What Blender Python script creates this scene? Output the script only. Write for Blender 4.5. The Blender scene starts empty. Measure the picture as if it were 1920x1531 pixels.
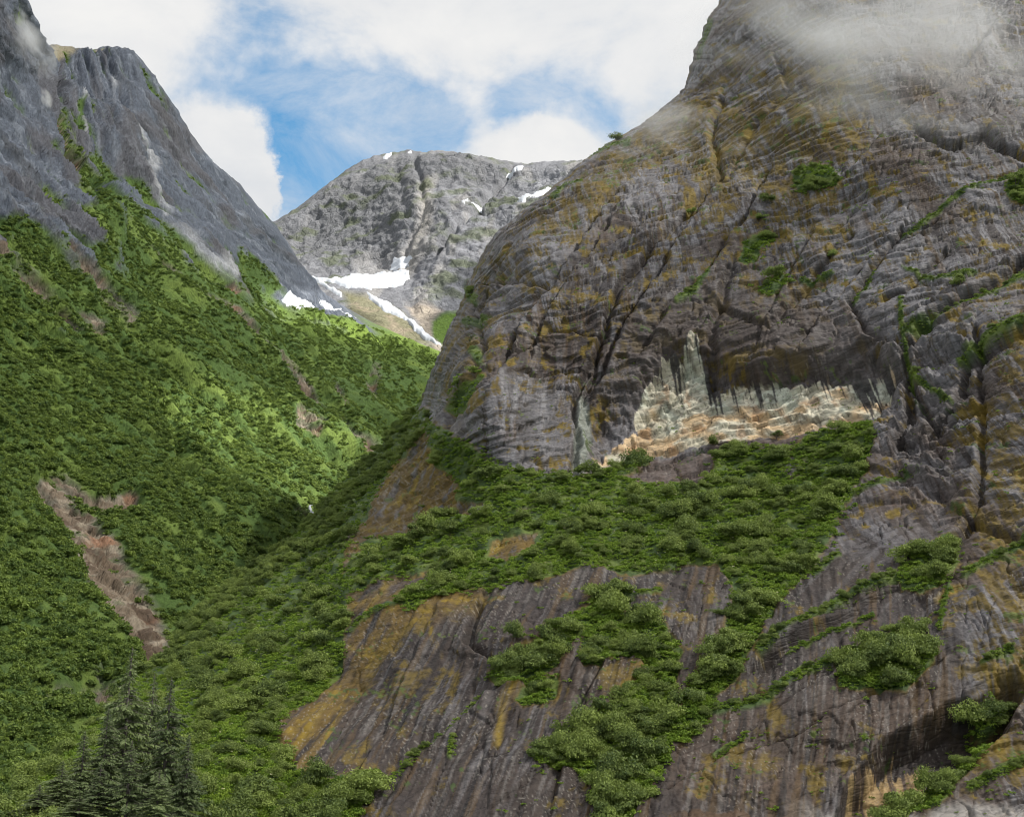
import bpy, math, random
import numpy as np
random.seed(7); RS = np.random.RandomState(11)
S = bpy.context.scene; COL = S.collection
R = math.radians

# ------------------------------------------------------------------ camera
FPX, PITCH, CZ = 2400.0, math.atan(724.5/2400.0), 5.0
cam_d = bpy.data.cameras.new('camera'); cam = bpy.data.objects.new('camera', cam_d); COL.objects.link(cam)
cam.location = (0, 0, CZ); cam.rotation_euler = (R(90)+PITCH, 0, 0)
cam_d.sensor_width = 36; cam_d.lens = 36*FPX/1920; cam_d.clip_start = 1; cam_d.clip_end = 60000
S.camera = cam

# ------------------------------------------------------------------ sun, sky
SUN_AZ, SUN_EL = (0.80, -0.28), R(50)
n_ = math.hypot(*SUN_AZ); sx, sy = SUN_AZ[0]/n_, SUN_AZ[1]/n_
SUND = np.array([sx*math.cos(SUN_EL), sy*math.cos(SUN_EL), math.sin(SUN_EL)])
sd = bpy.data.lights.new('sun', 'SUN'); sd.energy = 5.0; sd.angle = R(.6); sd.color = (1, .955, .87)
so = bpy.data.objects.new('sun', sd); COL.objects.link(so)
from mathutils import Vector
so.rotation_euler = Vector(SUND).to_track_quat('Z', 'Y').to_euler(); so.location = (0, 0, 9000)
S.view_settings.view_transform = 'Standard'; S.view_settings.look = 'None'
S.view_settings.exposure = 0.55; S.view_settings.gamma = 1; S.view_settings.use_curve_mapping = False
S.cycles.use_denoising = True; S.cycles.denoising_prefilter = 'ACCURATE'; S.cycles.volume_bounces = 3; S.cycles.max_bounces = 6; S.cycles.diffuse_bounces = 3
S.cycles.pixel_filter_type = 'BLACKMAN_HARRIS'; S.cycles.filter_width = 1.0
S.cycles.transparent_max_bounces = 8; S.cycles.volume_max_steps = 96

def raydir(px, py):
    xc = (px-960)/FPX; yc = -(py-765.5)/FPX; c, s = math.cos(PITCH), math.sin(PITCH)
    return xc, c-yc*s, s+yc*c
def px2w(px, py, Y):
    dx, dy, dz = raydir(np.asarray(px, float), np.asarray(py, float)); t = Y/dy
    return np.stack([dx*t, np.broadcast_to(Y, t.shape)*1.0, dz*t+CZ], -1)

W = bpy.data.worlds.new('World'); S.world = W; W.use_nodes = True
def build_world():
    nt = W.node_tree; nt.nodes.clear(); N, L = nt.nodes.new, nt.links.new
    out = N('ShaderNodeOutputWorld'); bg = N('ShaderNodeBackground'); L(bg.outputs[0], out.inputs[0])
    bg.inputs[1].default_value = 0.084
    sky = N('ShaderNodeTexSky'); sky.sky_type = 'NISHITA'; sky.sun_disc = False
    sky.sun_elevation = SUN_EL; sky.sun_rotation = math.atan2(sx, sy); sky.air_density = 1.0; sky.ozone_density = 1.4
    tc = N('ShaderNodeTexCoord')
    def math_(op, a, b=None, c=None, clamp=False):
        m = N('ShaderNodeMath'); m.operation = op; m.use_clamp = clamp
        for i, v in enumerate((a, b, c)):
            if v is None: continue
            if isinstance(v, (int, float)): m.inputs[i].default_value = v
            else: L(v, m.inputs[i])
        return m.outputs[0]
    def noise(scale, detail, rough, vec, dist=0, sc=None):
        n = N('ShaderNodeTexNoise'); n.inputs['Scale'].default_value = scale; n.inputs['Detail'].default_value = detail
        n.inputs['Roughness'].default_value = rough; n.inputs['Distortion'].default_value = dist
        if sc:
            mp = N('ShaderNodeMapping'); mp.inputs['Scale'].default_value = sc; mp.inputs['Rotation'].default_value = (0, R(-14), 0)
            L(vec, mp.inputs[0]); vec = mp.outputs[0]
        L(vec, n.inputs['Vector']); return n.outputs['Fac']
    v = tc.outputs['Generated']
    big = noise(3.2, 6, .55, v, .3); mid = noise(8, 9, .58, v, .25, (1, 1, 1.7)); puff = noise(22, 9, .62, v, .2)
    # where the cover is torn open to blue: directions of the gaps
    warp = noise(7, 5, .6, v)
    gaps = [(430, 130, .045, .7), (380, 190, .03, .5), (505, 215, .06, .8), (600, 265, .055, .75), (670, 250, .05, .8), (590, 340, .04, 1.2), (545, 365, .020, 1.0), (640, 300, .05, .9), (760, 245, .05, .9), (560, 250, .05, .8),
            (880, 225, .05, .55), (1040, 225, .04, .75), (1120, 245, .03, .9), (840, 275, .04, .5), (470, 60, .04, .4), (700, 170, .05, .5), (980, 100, .05, .3), (1000, 200, .04, .6), (1240, 40, .04, .3)]
    acc = None
    for (px, py, rad, st) in gaps:
        d = np.array(raydir(px, py)); d /= np.linalg.norm(d)
        vm = N('ShaderNodeVectorMath'); vm.operation = 'DISTANCE'; L(v, vm.inputs[0]); vm.inputs[1].default_value = d
        w = math_('MULTIPLY_ADD', warp, .05, -.025)
        q = math_('DIVIDE', math_('ADD', vm.outputs['Value'], w), rad)
        g = math_('MULTIPLY', math_('POWER', 2.718, math_('MULTIPLY', math_('MULTIPLY', q, q), -1)), st)
        acc = g if acc is None else math_('ADD', acc, g)
    # the bank of cumulus left of the gap has a crisp edge
    acc2 = None
    for (px, py, rad, st) in [(455, 300, .030, .9), (480, 345, .022, 1.0), (500, 395, .020, 1.1), (420, 260, .03, .6), (430, 350, .03, .7), (1060, 270, .022, .7), (990, 268, .022, .6), (900, 262, .02, .3)]:
        d = np.array(raydir(px, py)); d /= np.linalg.norm(d)
        vm = N('ShaderNodeVectorMath'); vm.operation = 'DISTANCE'; L(v, vm.inputs[0]); vm.inputs[1].default_value = d
        w = math_('MULTIPLY_ADD', puff, .075, -.037)
        q = math_('DIVIDE', math_('ADD', vm.outputs['Value'], w), rad)
        g = math_('MULTIPLY', math_('POWER', 2.718, math_('MULTIPLY', math_('MULTIPLY', q, q), -1)), st)
        acc2 = g if acc2 is None else math_('ADD', acc2, g)
    cov = math_('MULTIPLY_ADD', big, 1.6, .22)
    cov = math_('ADD', cov, math_('MULTIPLY_ADD', mid, 3.0, -1.5))
    cov = math_('ADD', cov, math_('MULTIPLY_ADD', puff, .9, -.45))
    cov = math_('SUBTRACT', cov, math_('MULTIPLY', acc, .60))
    cov = math_('ADD', cov, math_('MULTIPLY', acc2, 1.3))
    mr = N('ShaderNodeMapRange'); mr.interpolation_type = 'SMOOTHERSTEP'; L(cov, mr.inputs[0])
    mr.inputs[1].default_value = -.45; mr.inputs[2].default_value = 1.0
    cr = N('ShaderNodeMapRange'); L(math_('ADD', math_('MULTIPLY', mid, .6), math_('MULTIPLY', big, .5)), cr.inputs[0])
    cr.inputs[1].default_value = .38; cr.inputs[2].default_value = .68; cr.inputs[3].default_value = 0; cr.inputs[4].default_value = 1
    cc = N('ShaderNodeMix'); cc.data_type = 'RGBA'; L(cr.outputs[0], cc.inputs['Factor'])
    cc.inputs['A'].default_value = (5.5, 5.75, 6.1, 1); cc.inputs['B'].default_value = (7.3, 7.25, 7.15, 1)
    bl = N('ShaderNodeMix'); bl.data_type = 'RGBA'; bl.blend_type = 'MULTIPLY'; bl.inputs['Factor'].default_value = 1
    L(sky.outputs[0], bl.inputs['A']); bl.inputs['B'].default_value = SKYMUL
    mx = N('ShaderNodeMix'); mx.data_type = 'RGBA'; veil = N('ShaderNodeMapRange'); L(noise(5, 10, .66, v, .6, (1, 1, 2.6)), veil.inputs[0]); veil.inputs[1].default_value = .40; veil.inputs[2].default_value = .72; veil.inputs[4].default_value = .75
    L(math_('MAXIMUM', mr.outputs[0], veil.outputs[0]), mx.inputs['Factor'])
    L(bl.outputs['Result'], mx.inputs['A']); L(cc.outputs['Result'], mx.inputs['B'])
    L(mx.outputs['Result'], bg.inputs[0])
SKYMUL = (.92, 1.66, 1.76, 1)
build_world()

# ------------------------------------------------------------------ numpy noise
def _h(ix, iy, seed):
    h = (ix.astype(np.uint32)*np.uint32(374761393)) ^ (iy.astype(np.uint32)*np.uint32(668265263)) ^ np.uint32((seed*2246822519) & 0xffffffff)
    h = (h ^ (h >> np.uint32(13)))*np.uint32(1274126177)
    h = h ^ (h >> np.uint32(16)); h = h*np.uint32(2654435761); return h ^ (h >> np.uint32(15))
_A = np.linspace(0, 2*np.pi, 64, endpoint=False).astype(np.float32); _GC, _GS = np.cos(_A), np.sin(_A)
def noise(x, y, seed=0):                # gradient noise, about -1..1
    x = x.astype(np.float32); y = y.astype(np.float32)
    xi = np.floor(x); yi = np.floor(y); fx = x-xi; fy = y-yi; xi = xi.astype(np.int32); yi = yi.astype(np.int32)
    u = fx*fx*fx*(fx*(fx*6-15)+10); v = fy*fy*fy*(fy*(fy*6-15)+10)
    def g(ax, ay, dx, dy):
        k = (_h(ax, ay, seed) & np.uint32(63)).astype(np.int32); return _GC[k]*dx+_GS[k]*dy
    a = g(xi, yi, fx, fy); b = g(xi+1, yi, fx-1, fy); c = g(xi, yi+1, fx, fy-1); d = g(xi+1, yi+1, fx-1, fy-1)
    return 1.5*((a*(1-u)+b*u)*(1-v)+(c*(1-u)+d*u)*v)
def fbm(x, y, o=4, seed=0, gain=.5, lac=2.03):
    s = 0; a = 1; t = 0
    for i in range(o):
        s = s+a*noise(x+13.7*i, y-7.1*i, seed+i*17); t += a; a *= gain; x = x*lac; y = y*lac
    return s/t*1.5
def ridged(x, y, o=4, seed=0, gain=.5):
    s = 0; a = 1; t = 0
    for i in range(o):
        s = s+a*(1-2*np.abs(noise(x+5.3*i, y+9.9*i, seed+i*31))); t += a; a *= gain; x = x*2.1; y = y*2.1
    return s/t
def cells(x, y, seed=0):               # random value of the nearest cell, distance to its border
    xi = np.floor(x).astype(np.int32); yi = np.floor(y).astype(np.int32); d1 = np.full(x.shape, 9., np.float32); d2 = d1.copy(); v = np.zeros(x.shape, np.float32)
    for i in (-1, 0, 1):
        for j in (-1, 0, 1):
            h = _h(xi+i, yi+j, seed); a = (h & np.uint32(1023))/1023.; b = ((h >> np.uint32(10)) & np.uint32(1023))/1023.; c = ((h >> np.uint32(20)) & np.uint32(1023))/1023.
            d = np.hypot(xi+i+a-x, yi+j+b-y); m = d < d1; d2 = np.where(m, d1, np.minimum(d2, d)); d1 = np.where(m, d, d1); v = np.where(m, c, v)
    return v, d2-d1
def sst(a, b, x):
    t = np.clip((x-a)/(b-a), 0, 1); return t*t*(3-2*t)
def rot(x, y, deg):
    c, s = math.cos(R(deg)), math.sin(R(deg)); return x*c+y*s, -x*s+y*c
def tps(pts, qx, qy):                   # thin plate spline through (x, y, value)
    p = np.array(pts, float); X = p[:, :2]/500; n = len(p)
    def k(r2): return .5*r2*np.log(r2+1e-12)
    D = ((X[:, None]-X[None])**2).sum(-1); K = k(D)+np.eye(n)*.002
    A = np.zeros((n+3, n+3)); A[:n, :n] = K; A[:n, n] = 1; A[:n, n+1:] = X; A[n, :n] = 1; A[n+1:, :n] = X.T
    w = np.linalg.solve(A, np.r_[np.log(p[:, 2]), 0, 0, 0]); qx = qx/500; qy = qy/500; o = w[n]+w[n+1]*qx+w[n+2]*qy
    for i in range(n): o = o+w[i]*k((qx-X[i, 0])**2+(qy-X[i, 1])**2)
    return np.exp(o)
def segd(px, py, line, closed=False, pad=60):   # distance to a polyline, side (+ to the right-hand of travel), 1e9 far off
    L = np.array(line, float); D = np.full(px.shape, 1e9, np.float32); SG = np.zeros(px.shape, np.float32); T = np.zeros(px.shape, np.float32)
    if closed: L = np.vstack([L, L[:1]])
    m = (px > L[:, 0].min()-pad) & (px < L[:, 0].max()+pad) & (py > L[:, 1].min()-pad) & (py < L[:, 1].max()+pad)
    x = px[m]; y = py[m]
    if x.size == 0: return D, SG, T
    d = np.full(x.shape, 1e9); s = np.zeros(x.shape); tt = np.zeros(x.shape); tot = np.hypot(*np.diff(L, axis=0).T).sum(); acc = 0
    for (ax, ay), (bx, by) in zip(L[:-1], L[1:]):
        vx, vy = bx-ax, by-ay; ll = vx*vx+vy*vy+1e-9; t = np.clip(((x-ax)*vx+(y-ay)*vy)/ll, 0, 1)
        dd = np.hypot(x-ax-t*vx, y-ay-t*vy); b = dd < d; d[b] = dd[b]
        s[b] = np.sign(vx*(y-ay)-vy*(x-ax))[b]; tt[b] = ((acc+t*math.sqrt(ll))/tot)[b]; acc += math.sqrt(ll)
    D[m] = d; SG[m] = s; T[m] = tt; return D, SG, T
def inpoly(px, py, poly):
    c = np.zeros(px.shape, bool); n = len(poly)
    for i in range(n):
        ax, ay = poly[i]; bx, by = poly[(i+1) % n]
        if ay == by: continue
        c ^= ((ay > py) != (by > py)) & (px < (bx-ax)*(py-ay)/(by-ay)+ax)
    return c
def poly(px, py, pts, soft=6, pad=40):  # soft 0..1 mask of a polygon
    D, _, _ = segd(px, py, pts, True, pad); ins = inpoly(px, py, pts)
    return np.where(ins, np.clip(.5+D/soft/2, .5, 1), np.clip(.5-D/soft/2, 0, .5))
def line(px, py, pts, w, soft=.5):      # soft mask round a polyline
    D, _, T = segd(px, py, pts); return np.clip((w-D)/(w*soft), 0, 1)
def lerp(xs, ys, x): return np.interp(x, xs, ys)

# ------------------------------------------------------------------ properties and meshes
def tag(o, label=None, cat=None, group=None, kind=None):
    if label: o['label'] = label
    if cat: o['category'] = cat
    if group: o['group'] = group
    if kind: o['kind'] = kind
    return o
def link(name, me, parent=None):
    o = bpy.data.objects.new(name, me); COL.objects.link(o)
    if parent is not None: o.parent = parent
    return o
def mesh_np(name, V, F, mat=None, col=None, smooth=True, msk=None):
    me = bpy.data.meshes.new(name); V = np.asarray(V, np.float32).reshape(-1, 3); F = np.asarray(F, np.int32)
    k = F.shape[1]
    me.vertices.add(len(V)); me.vertices.foreach_set('co', V.ravel())
    me.loops.add(F.size); me.loops.foreach_set('vertex_index', F.ravel())
    me.polygons.add(len(F)); me.polygons.foreach_set('loop_start', np.arange(0, F.size, k, dtype=np.int32))
    me.polygons.foreach_set('loop_total', np.full(len(F), k, np.int32))
    me.update(calc_edges=True)
    me.polygons.foreach_set('use_smooth', np.full(len(F), smooth, bool))
    for nm, c in (('col', col), ('msk', msk)):
        if c is None: continue
        a = me.color_attributes.new(nm, 'FLOAT_COLOR', 'POINT'); c = np.asarray(c, np.float32).reshape(-1, 3)
        a.data.foreach_set('color', np.c_[c, np.ones(len(c), np.float32)].ravel())
    if mat: me.materials.append(mat)
    return me
def grid_faces(r, c):
    i = np.arange(r*c).reshape(r, c)
    return np.stack([i[:-1, :-1], i[1:, :-1], i[1:, 1:], i[:-1, 1:]], -1).reshape(-1, 4)
def grid_normals(P):
    du = np.gradient(P, axis=1); dv = np.gradient(P, axis=0); n = np.cross(dv, du)
    n /= np.linalg.norm(n, axis=-1, keepdims=True)+1e-9
    f = np.sign((n*(np.array([0, 0, CZ])-P)).sum(-1).mean()); return n*f
def sample(P, r, c):                    # bilinear in grid coordinates
    r = np.clip(r, 0, P.shape[0]-1.001); c = np.clip(c, 0, P.shape[1]-1.001)
    i = r.astype(int); j = c.astype(int); a = (r-i)[..., None]; b = (c-j)[..., None]
    return (P[i, j]*(1-b)+P[i, j+1]*b)*(1-a)+(P[i+1, j]*(1-b)+P[i+1, j+1]*b)*a
def cmix(col, c, m): return col+(np.array(c, np.float32)-col)*np.clip(m, 0, 1)[..., None]

# ------------------------------------------------------------------ materials
def nodemat(name):
    m = bpy.data.materials.new(name); m.use_nodes = True; nt = m.node_tree; b = nt.nodes['Principled BSDF']
    return m, nt, b
def terrain_mat(name, sc, bump, rough=.75, spec=.3, aniso=(1, 1, 1), det=.35, turn=(0, 0, 0), crack=.15):
    m, nt, b = nodemat(name); N, L = nt.nodes.new, nt.links.new
    at = N('ShaderNodeAttribute'); at.attribute_name = 'col'; ms = N('ShaderNodeAttribute'); ms.attribute_name = 'msk'
    geo = N('ShaderNodeNewGeometry'); mp = N('ShaderNodeMapping'); mp.vector_type = 'TEXTURE'; mp.inputs['Rotation'].default_value = turn; mp.inputs['Scale'].default_value = [1/a for a in aniso]; L(geo.outputs['Position'], mp.inputs[0])
    n1 = N('ShaderNodeTexNoise'); n1.inputs['Scale'].default_value = sc; n1.inputs['Detail'].default_value = 8; n1.inputs['Roughness'].default_value = .68; L(mp.outputs[0], n1.inputs['Vector'])
    n2 = N('ShaderNodeTexVoronoi'); n2.feature = 'DISTANCE_TO_EDGE'; n2.inputs['Scale'].default_value = sc*.45
    nw = N('ShaderNodeMix'); nw.data_type = 'RGBA'; nw.blend_type = 'ADD'; nw.inputs['Factor'].default_value = .9/sc; L(mp.outputs[0], nw.inputs['A']); L(n1.outputs['Color'], nw.inputs['B']); L(nw.outputs['Result'], n2.inputs['Vector'])
    r = N('ShaderNodeMapRange'); L(n1.outputs['Fac'], r.inputs[0]); r.inputs[1].default_value = .3; r.inputs[2].default_value = .7; r.inputs[3].default_value = 1-det; r.inputs[4].default_value = 1+det
    mu = N('ShaderNodeMix'); mu.data_type = 'RGBA'; mu.blend_type = 'MULTIPLY'; mu.inputs['Factor'].default_value = 1; L(at.outputs['Color'], mu.inputs['A']); L(r.outputs[0], mu.inputs['B'])
    cd = N('ShaderNodeMapRange'); L(n2.outputs['Distance'], cd.inputs[0]); cd.inputs[2].default_value = .05; cd.inputs[3].default_value = 1-crack; cd.inputs[4].default_value = 1
    mg = N('ShaderNodeMix'); mg.data_type = 'FLOAT'; sg = N('ShaderNodeSeparateColor'); L(ms.outputs['Color'], sg.inputs[0]); L(sg.outputs[1], mg.inputs[0]); L(cd.outputs[0], mg.inputs[2]); mg.inputs[3].default_value = 1
    m3 = N('ShaderNodeMix'); m3.data_type = 'RGBA'; m3.blend_type = 'MULTIPLY'; m3.inputs['Factor'].default_value = 1; L(mu.outputs['Result'], m3.inputs['A']); L(mg.outputs[0], m3.inputs['B']); L(m3.outputs['Result'], b.inputs['Base Color'])
    ck = N('ShaderNodeMapRange'); L(n2.outputs['Distance'], ck.inputs[0]); ck.inputs[2].default_value = .12; ck.inputs[3].default_value = -.2; ck.inputs[4].default_value = 0
    ad = N('ShaderNodeMath'); ad.operation = 'ADD'; L(n1.outputs['Fac'], ad.inputs[0]); L(ck.outputs[0], ad.inputs[1])
    bp = N('ShaderNodeBump'); bp.inputs['Strength'].default_value = .9; bp.inputs['Distance'].default_value = bump; L(ad.outputs[0], bp.inputs['Height']); L(bp.outputs[0], b.inputs['Normal'])
    sp = N('ShaderNodeSeparateColor'); L(ms.outputs['Color'], sp.inputs[0])
    rr = N('ShaderNodeMapRange'); L(sp.outputs[0], rr.inputs[0]); rr.inputs[3].default_value = rough; rr.inputs[4].default_value = .38
    L(rr.outputs[0], b.inputs['Roughness']); b.inputs['Specular IOR Level'].default_value = spec
    return m
def leaf_mat(name, c0, c1, tr=.3, spot=None):
    m, nt, b = nodemat(name); N, L = nt.nodes.new, nt.links.new
    oi = N('ShaderNodeObjectInfo'); g = N('ShaderNodeNewGeometry'); n = N('ShaderNodeTexNoise'); n.inputs['Scale'].default_value = .35; n.inputs['Detail'].default_value = 3; L(g.outputs['Position'], n.inputs['Vector'])
    a = N('ShaderNodeMath'); a.operation = 'MULTIPLY_ADD'; L(oi.outputs['Random'], a.inputs[0]); a.inputs[1].default_value = .55
    a2 = N('ShaderNodeMath'); a2.operation = 'MULTIPLY_ADD'; L(n.outputs['Fac'], a2.inputs[0]); a2.inputs[1].default_value = 1.1; a2.inputs[2].default_value = -.35; L(a2.outputs[0], a.inputs[2])
    a3 = N('ShaderNodeMath'); a3.operation = 'MULTIPLY_ADD'; L(g.outputs['Random Per Island'], a3.inputs[0]); a3.inputs[1].default_value = .45; a3.inputs[2].default_value = -.2
    a4 = N('ShaderNodeMath'); a4.operation = 'ADD'; a4.use_clamp = True; L(a.outputs[0], a4.inputs[0]); L(a3.outputs[0], a4.inputs[1])
    mx = N('ShaderNodeMix'); mx.data_type = 'RGBA'; L(a4.outputs[0], mx.inputs['Factor']); mx.inputs['A'].default_value = (*c0, 1); mx.inputs['B'].default_value = (*c1, 1)
    nt.nodes.remove(b); d = N('ShaderNodeBsdfPrincipled'); d.inputs['Roughness'].default_value = .55; d.inputs['Specular IOR Level'].default_value = .25
    t = N('ShaderNodeBsdfTranslucent'); ms = N('ShaderNodeMixShader'); ms.inputs[0].default_value = tr
    L(mx.outputs['Result'], d.inputs['Base Color']); L(mx.outputs['Result'], t.inputs[0]); L(d.outputs[0], ms.inputs[1]); L(t.outputs[0], ms.inputs[2]); L(ms.outputs[0], nt.nodes['Material Output'].inputs[0])
    return m
def plain(name, c, rough=.8, sc=2.0, det=.3):
    m, nt, b = nodemat(name); N, L = nt.nodes.new, nt.links.new
    g = N('ShaderNodeNewGeometry'); n = N('ShaderNodeTexNoise'); n.inputs['Scale'].default_value = sc; n.inputs['Detail'].default_value = 6; L(g.outputs['Position'], n.inputs['Vector'])
    mx = N('ShaderNodeMix'); mx.data_type = 'RGBA'; L(n.outputs['Fac'], mx.inputs['Factor'])
    mx.inputs['A'].default_value = (*[x*(1-det) for x in c], 1); mx.inputs['B'].default_value = (*[min(1, x*(1+det)) for x in c], 1)
    L(mx.outputs['Result'], b.inputs['Base Color']); b.inputs['Roughness'].default_value = rough
    bp = N('ShaderNodeBump'); bp.inputs['Distance'].default_value = .3; L(n.outputs['Fac'], bp.inputs['Height']); L(bp.outputs[0], b.inputs['Normal'])
    return m
M_CLIFF = terrain_mat('cliff_rock', .55, .45, .66, .28, (.45, .45, 1.9), .28, (0, R(-16), 0), .28)
M_SLOPE = terrain_mat('slope_rock_and_green', .28, 2.0, .85, .2, (1, 1, .5), .35)
M_MTN = terrain_mat('mountain_rock', .09, 9.0, .9, .15, (1, 1, .8), .3)
M_SNOW = plain('snow_surface', (.52, .55, .60), .6, .05, .2)
M_ALDER = leaf_mat('alder_leaves', (.085, .130, .040), (.32, .40, .095))
M_FERN = leaf_mat('fern_leaves', (.11, .20, .025), (.29, .40, .05))
M_FAR = leaf_mat('slope_alder_leaves', (.066, .122, .034), (.28, .37, .075), .35)
M_SPRUCE = leaf_mat('spruce_needles', (.085, .120, .050), (.23, .29, .115), .25)
M_BARK = plain('spruce_bark', (.16, .14, .125), .9, 3)
M_STEM = plain('alder_stem', (.14, .12, .10), .9, 6)
M_FLOWER = plain('cream_flowers', (.75, .72, .42), .7, 6, .1)
M_WATER, _nt, _b = nodemat('fjord_water')
_b.inputs['Base Color'].default_value = (.05, .10, .10, 1); _b.inputs['Roughness'].default_value = .12
_n = _nt.nodes.new('ShaderNodeTexNoise'); _n.inputs['Scale'].default_value = .6; _n.inputs['Detail'].default_value = 5
_g = _nt.nodes.new('ShaderNodeNewGeometry'); _nt.links.new(_g.outputs['Position'], _n.inputs['Vector'])
_p = _nt.nodes.new('ShaderNodeBump'); _p.inputs['Distance'].default_value = .25; _nt.links.new(_n.outputs['Fac'], _p.inputs['Height']); _nt.links.new(_p.outputs[0], _b.inputs['Normal'])

# ------------------------------------------------------------------ silhouettes traced as skylines of the landforms
CL_Y = [-400, -150, 0, 50, 100, 165, 180, 235, 262, 300, 340, 390, 440, 490, 530, 560, 620, 660, 720, 755, 800, 850, 910, 970, 1020, 1060, 1110, 1150, 1200, 1240, 1260, 1350, 1450, 1540, 1700]
CL_X = [1460, 1400, 1348, 1320, 1300, 1285, 1270, 1200, 1150, 1092, 1050, 985, 925, 895, 876, 868, 840, 825, 800, 785, 740, 700, 635, 585, 545, 482, 415, 372, 335, 308, 270, 190, 90, -20, -260]
CM_Y = [-400, 0, 165, 300, 560, 720, 780, 860, 960, 1060, 1150, 1250, 1320, 1400, 1440, 1700]
CM_X = [1465, 1353, 1290, 1097, 873, 805, 792, 745, 690, 642, 652, 640, 590, 520, 505, 480]
LS_X = [-700, -320, -60, 0, 20, 48, 70, 96, 150, 178, 205, 240, 262, 290, 330, 365, 400, 425, 450, 480, 515, 545, 570, 600, 640, 700, 760, 825, 900, 1000]
LS_Y = [-620, -330, -150, -40, 0, 62, 82, 84, 91, 92, 86, 92, 108, 145, 205, 262, 305, 325, 345, 382, 418, 465, 505, 545, 572, 606, 632, 658, 700, 760]
BM_X = [380, 470, 515, 560, 600, 640, 665, 700, 730, 770, 800, 820, 860, 900, 950, 985, 1010, 1050, 1090, 1140, 1200, 1280]
BM_Y = [480, 440, 415, 388, 356, 325, 308, 292, 287, 281, 286, 281, 286, 292, 302, 307, 303, 301, 300, 312, 330, 360]

# ================================================================== RIGHT CLIFF
CR, NL, NR = 960, 110, 650
def cliff_cols(py):
    xl = lerp(CL_Y, CL_X, py); xm = np.maximum(lerp(CM_Y, CM_X, py), xl+4); return xl, xm
CY0, CY1, CXR = -260.0, 1660.0, 2180.0
pyr = np.linspace(CY0, CY1, CR)
xl, xm = cliff_cols(pyr)
uL = np.linspace(0, 1, NL, endpoint=False); uR = np.linspace(0, 1, NR)
wob = fbm(pyr*.05, pyr*0, 4, 5)*5+fbm(pyr*.2, pyr*0+3, 3, 6)*2*(pyr < 800)
PX = np.concatenate([xl[:, None]+wob[:, None]*(1-uL)[None]+(xm-xl)[:, None]*uL[None], xm[:, None]+(CXR-xm)[:, None]*uR[None], CXR+np.linspace(0, 1, 61)[None, 1:]**1.5*1300+0*xm[:, None]], 1)
PY = np.repeat(pyr[:, None], PX.shape[1], 1)
CLIFF_PTS = [(2180, 1660, 228), (1920, 1528, 250), (1600, 1528, 250), (1200, 1540, 246), (700, 1540, 250), (530, 1450, 268), (350, 1530, 232), (0, 1540, 205), (-250, 1660, 190), (400, 1660, 222), (1200, 1660, 228),
  (270, 1260, 400), (310, 1240, 420), (480, 1060, 520), (640, 910, 600), (785, 755, 640), (400, 1300, 330), (500, 1200, 370), (600, 1080, 420), (700, 930, 490), (640, 1150, 350), (640, 1060, 400),
  (800, 790, 470), (830, 700, 475), (870, 560, 520), (860, 870, 405), (1050, 892, 385), (1250, 900, 375), (1400, 880, 378), (1640, 770, 372), (1400, 800, 390), (1000, 700, 415), (1000, 500, 455), (1092, 300, 560), (1285, 165, 610), (1348, 0, 660), (1400, -150, 720),
  (1000, 1000, 350), (1000, 1090, 322), (840, 1000, 372), (1300, 980, 345), (1300, 1080, 318), (1520, 1000, 335), (1500, 0, 560), (1500, 300, 465), (1500, 500, 425), (1500, 640, 402), (1250, 300, 520), (1250, 600, 420), (1700, 300, 440),
  (1920, 0, 520), (2180, 0, 500), (1920, 300, 430), (1920, 500, 390), (1920, 700, 345), (1920, 900, 318), (1920, 1200, 278), (1740, 700, 372), (1700, 900, 345), (1640, 1000, 325), (1640, 1200, 285), (1640, 1380, 262), (1300, 1300, 276), (900, 1300, 285), (900, 1150, 312), (650, 1300, 310), (2180, 700, 330), (2180, 1200, 262), (1900, -260, 600), (2800, -200, 520), (3500, 200, 400), (2800, 800, 265), (3500, 1600, 150), (2800, 1600, 190)]
YB = tps(CLIFF_PTS, PX, PY)
ed = PX-xl[:, None]-wob[:, None]; wd = np.where(pyr < 800, 55., 40.)[:, None]
q = np.clip(1-ed/wd, 0, 1); YB = YB*(1+.13*(1-np.sqrt(np.clip(1-q*q, 0, 1))))
P0 = px2w(PX, PY, YB); NN = grid_normals(P0)
U = P0[..., 0]; V = P0[..., 2]
wx = PX+fbm(U*.05, V*.05, 4, 1)*16+fbm(U*.3, V*.3, 3, 2)*4; wy = PY+fbm(U*.05+50, V*.05, 4, 3)*14+fbm(U*.3, V*.3+9, 3, 4)*4
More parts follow.
